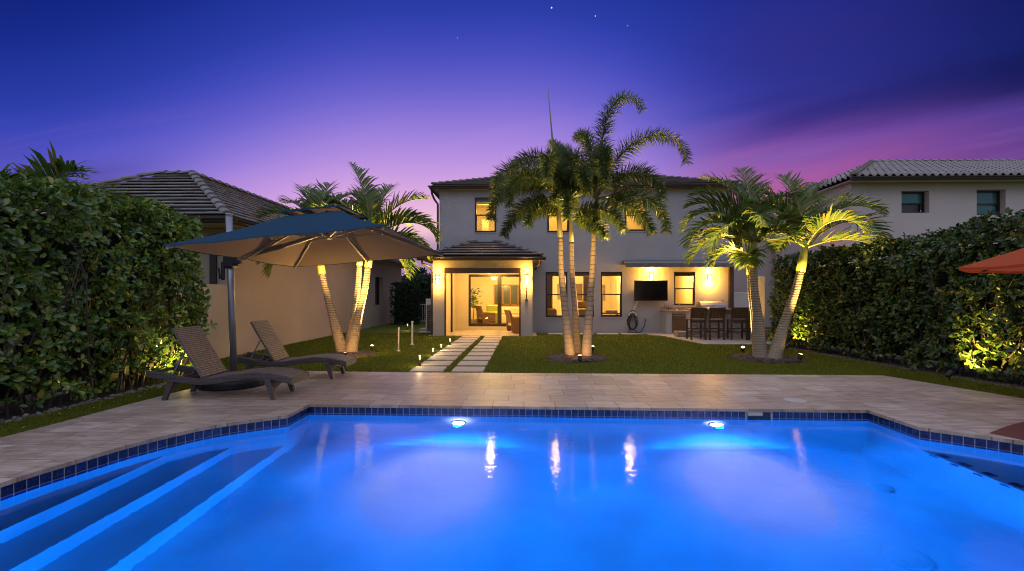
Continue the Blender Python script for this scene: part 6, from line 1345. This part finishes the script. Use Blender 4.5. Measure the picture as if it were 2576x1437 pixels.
def uplight(p, aim, power, color, label, spot=60, glow=True, grp='ground spotlights', blend=.6):
    t = thing('ground_spotlight', label, 'spotlight', (p.x,p.y,-.03), group=grp); d = (Vector(aim)-p).normalized(); a = Vector((p.x,p.y,.10))
    mb = MB(); mb.tube([(p.x,p.y,-.03),(p.x,p.y,.06)], .012, 6); mb.build('stake', M['black'], t)
    mb = MB(); mb.tube([a-d*.07, a-d*.05, a+d*.06], [.028,.045,.045], 12); mb.build('housing', M['black'], t)
    if glow:
        mb = MB(); mb.tube([a+d*.0605, a+d*.064], [.038,.03], 12); mb.build('lens', M['bulb_hot'], t)
    lamp('SPOT', 'uplight_beam', a+d*.09, power*4.2, color, .03, Vector(aim), spot, blend); return t
UC = (1,.60,.16)
def wash(p, aim, power, spot, color=UC, bl=1.0): lamp('SPOT', 'uplight_spill', (p.x, p.y, .13), power, color, .05, Vector(aim), spot, bl)
# centre clump: one fixture in front, one behind
p = gz(1458, 912); uplight(p, at(1452,540,10.8), 430, (1,.57,.13), 'black ground spotlight at the front foot of the centre palm clump', 58, True, blend=.9); wash(p, p+Vector((0,.95,.70)), 560, 118, (1,.50,.10), .7)
p = gz(1490, 886); uplight(p, at(1500,470,11.3), 1300, (1,.58,.14), 'small ground spotlight behind the centre palm clump', 66, blend=.9)
# left clump
p = gz(868, 905); uplight(p, at(872,620,11.5), 850, UC, 'black ground spotlight at the front foot of the palms behind the blue umbrella', 64, blend=.9); wash(p, p+Vector((.0,-.45,1)), 2300, 96, (1,.54,.15)); wash(p, p+Vector((.02,.95,.70)), 760, 118, (1,.50,.10), .7)
p = gz(935, 884); uplight(p, at(985,560,11.9), 1500, UC, 'ground spotlight on the lawn to the right of the palms behind the blue umbrella', 80, blend=1)
# right clump
p = gz(1868, 888); uplight(p, at(1860,550,10.6), 1350, UC, 'glaring ground spotlight left of the right palm clump', 62, blend=1); wash(p, p+Vector((.3,.0,1)), 40, 130)
p = gz(2012, 908); uplight(p, at(2085,560,10.5), 950, UC, 'ground spotlight on the mulch to the right of the leaning palm', 52, blend=1); wash(p, p+Vector((-.3,.0,1)), 60, 130)
uplight(gz(1903, 884), at(1914.5,720,14.3), 40, WARM, 'ground spotlight aimed at the cream post behind the right palms', 40, False)
pa = gz(2010, 868); pb2 = gz(2345, 940)
p = gx(2010, 850, 7.42); p = Vector((7.35,12.9,0)); uplight(p, p+Vector((.45,.0,.6)), 90, (1,.66,.10), 'black ground spotlight at the far foot of the right hedge', 90, False, blend=1)
p = Vector((7.62,8.35,0)); uplight(p, p+Vector((.55,-.05,.60)), 80, (1,.68,.12), 'black ground spotlight at the near foot of the right hedge', 95, False, blend=1)
pl = cw(-5.95, 8.7, 0); uplight(pl, Vector((-6.35,8.0,.55)), 90, (1,.72,.14), 'ground spotlight at the end of the left hedge behind the lounger', 95, False)
lamp('POINT', 'hedge_glow', pl+Vector((-.15,-.2,.12)), 4, (1,.72,.14), .03)
# fallen petals and leaves on the lawn edge
k = 26; P = np.stack([rng.uniform(-6.2,-5.6,k), rng.uniform(3.5,7.5,k), np.full(k,.006)], 1); V, Q = leaves(P, norm(np.stack([rng.normal(0,1,k), rng.normal(0,1,k), np.zeros(k)], 1)), np.tile([0,0,1.0],(k,1)), np.full(k,.035), .6); o = npmesh('fallen_leaves', V, Q, M['cushion']); tag(o, kind='stuff')
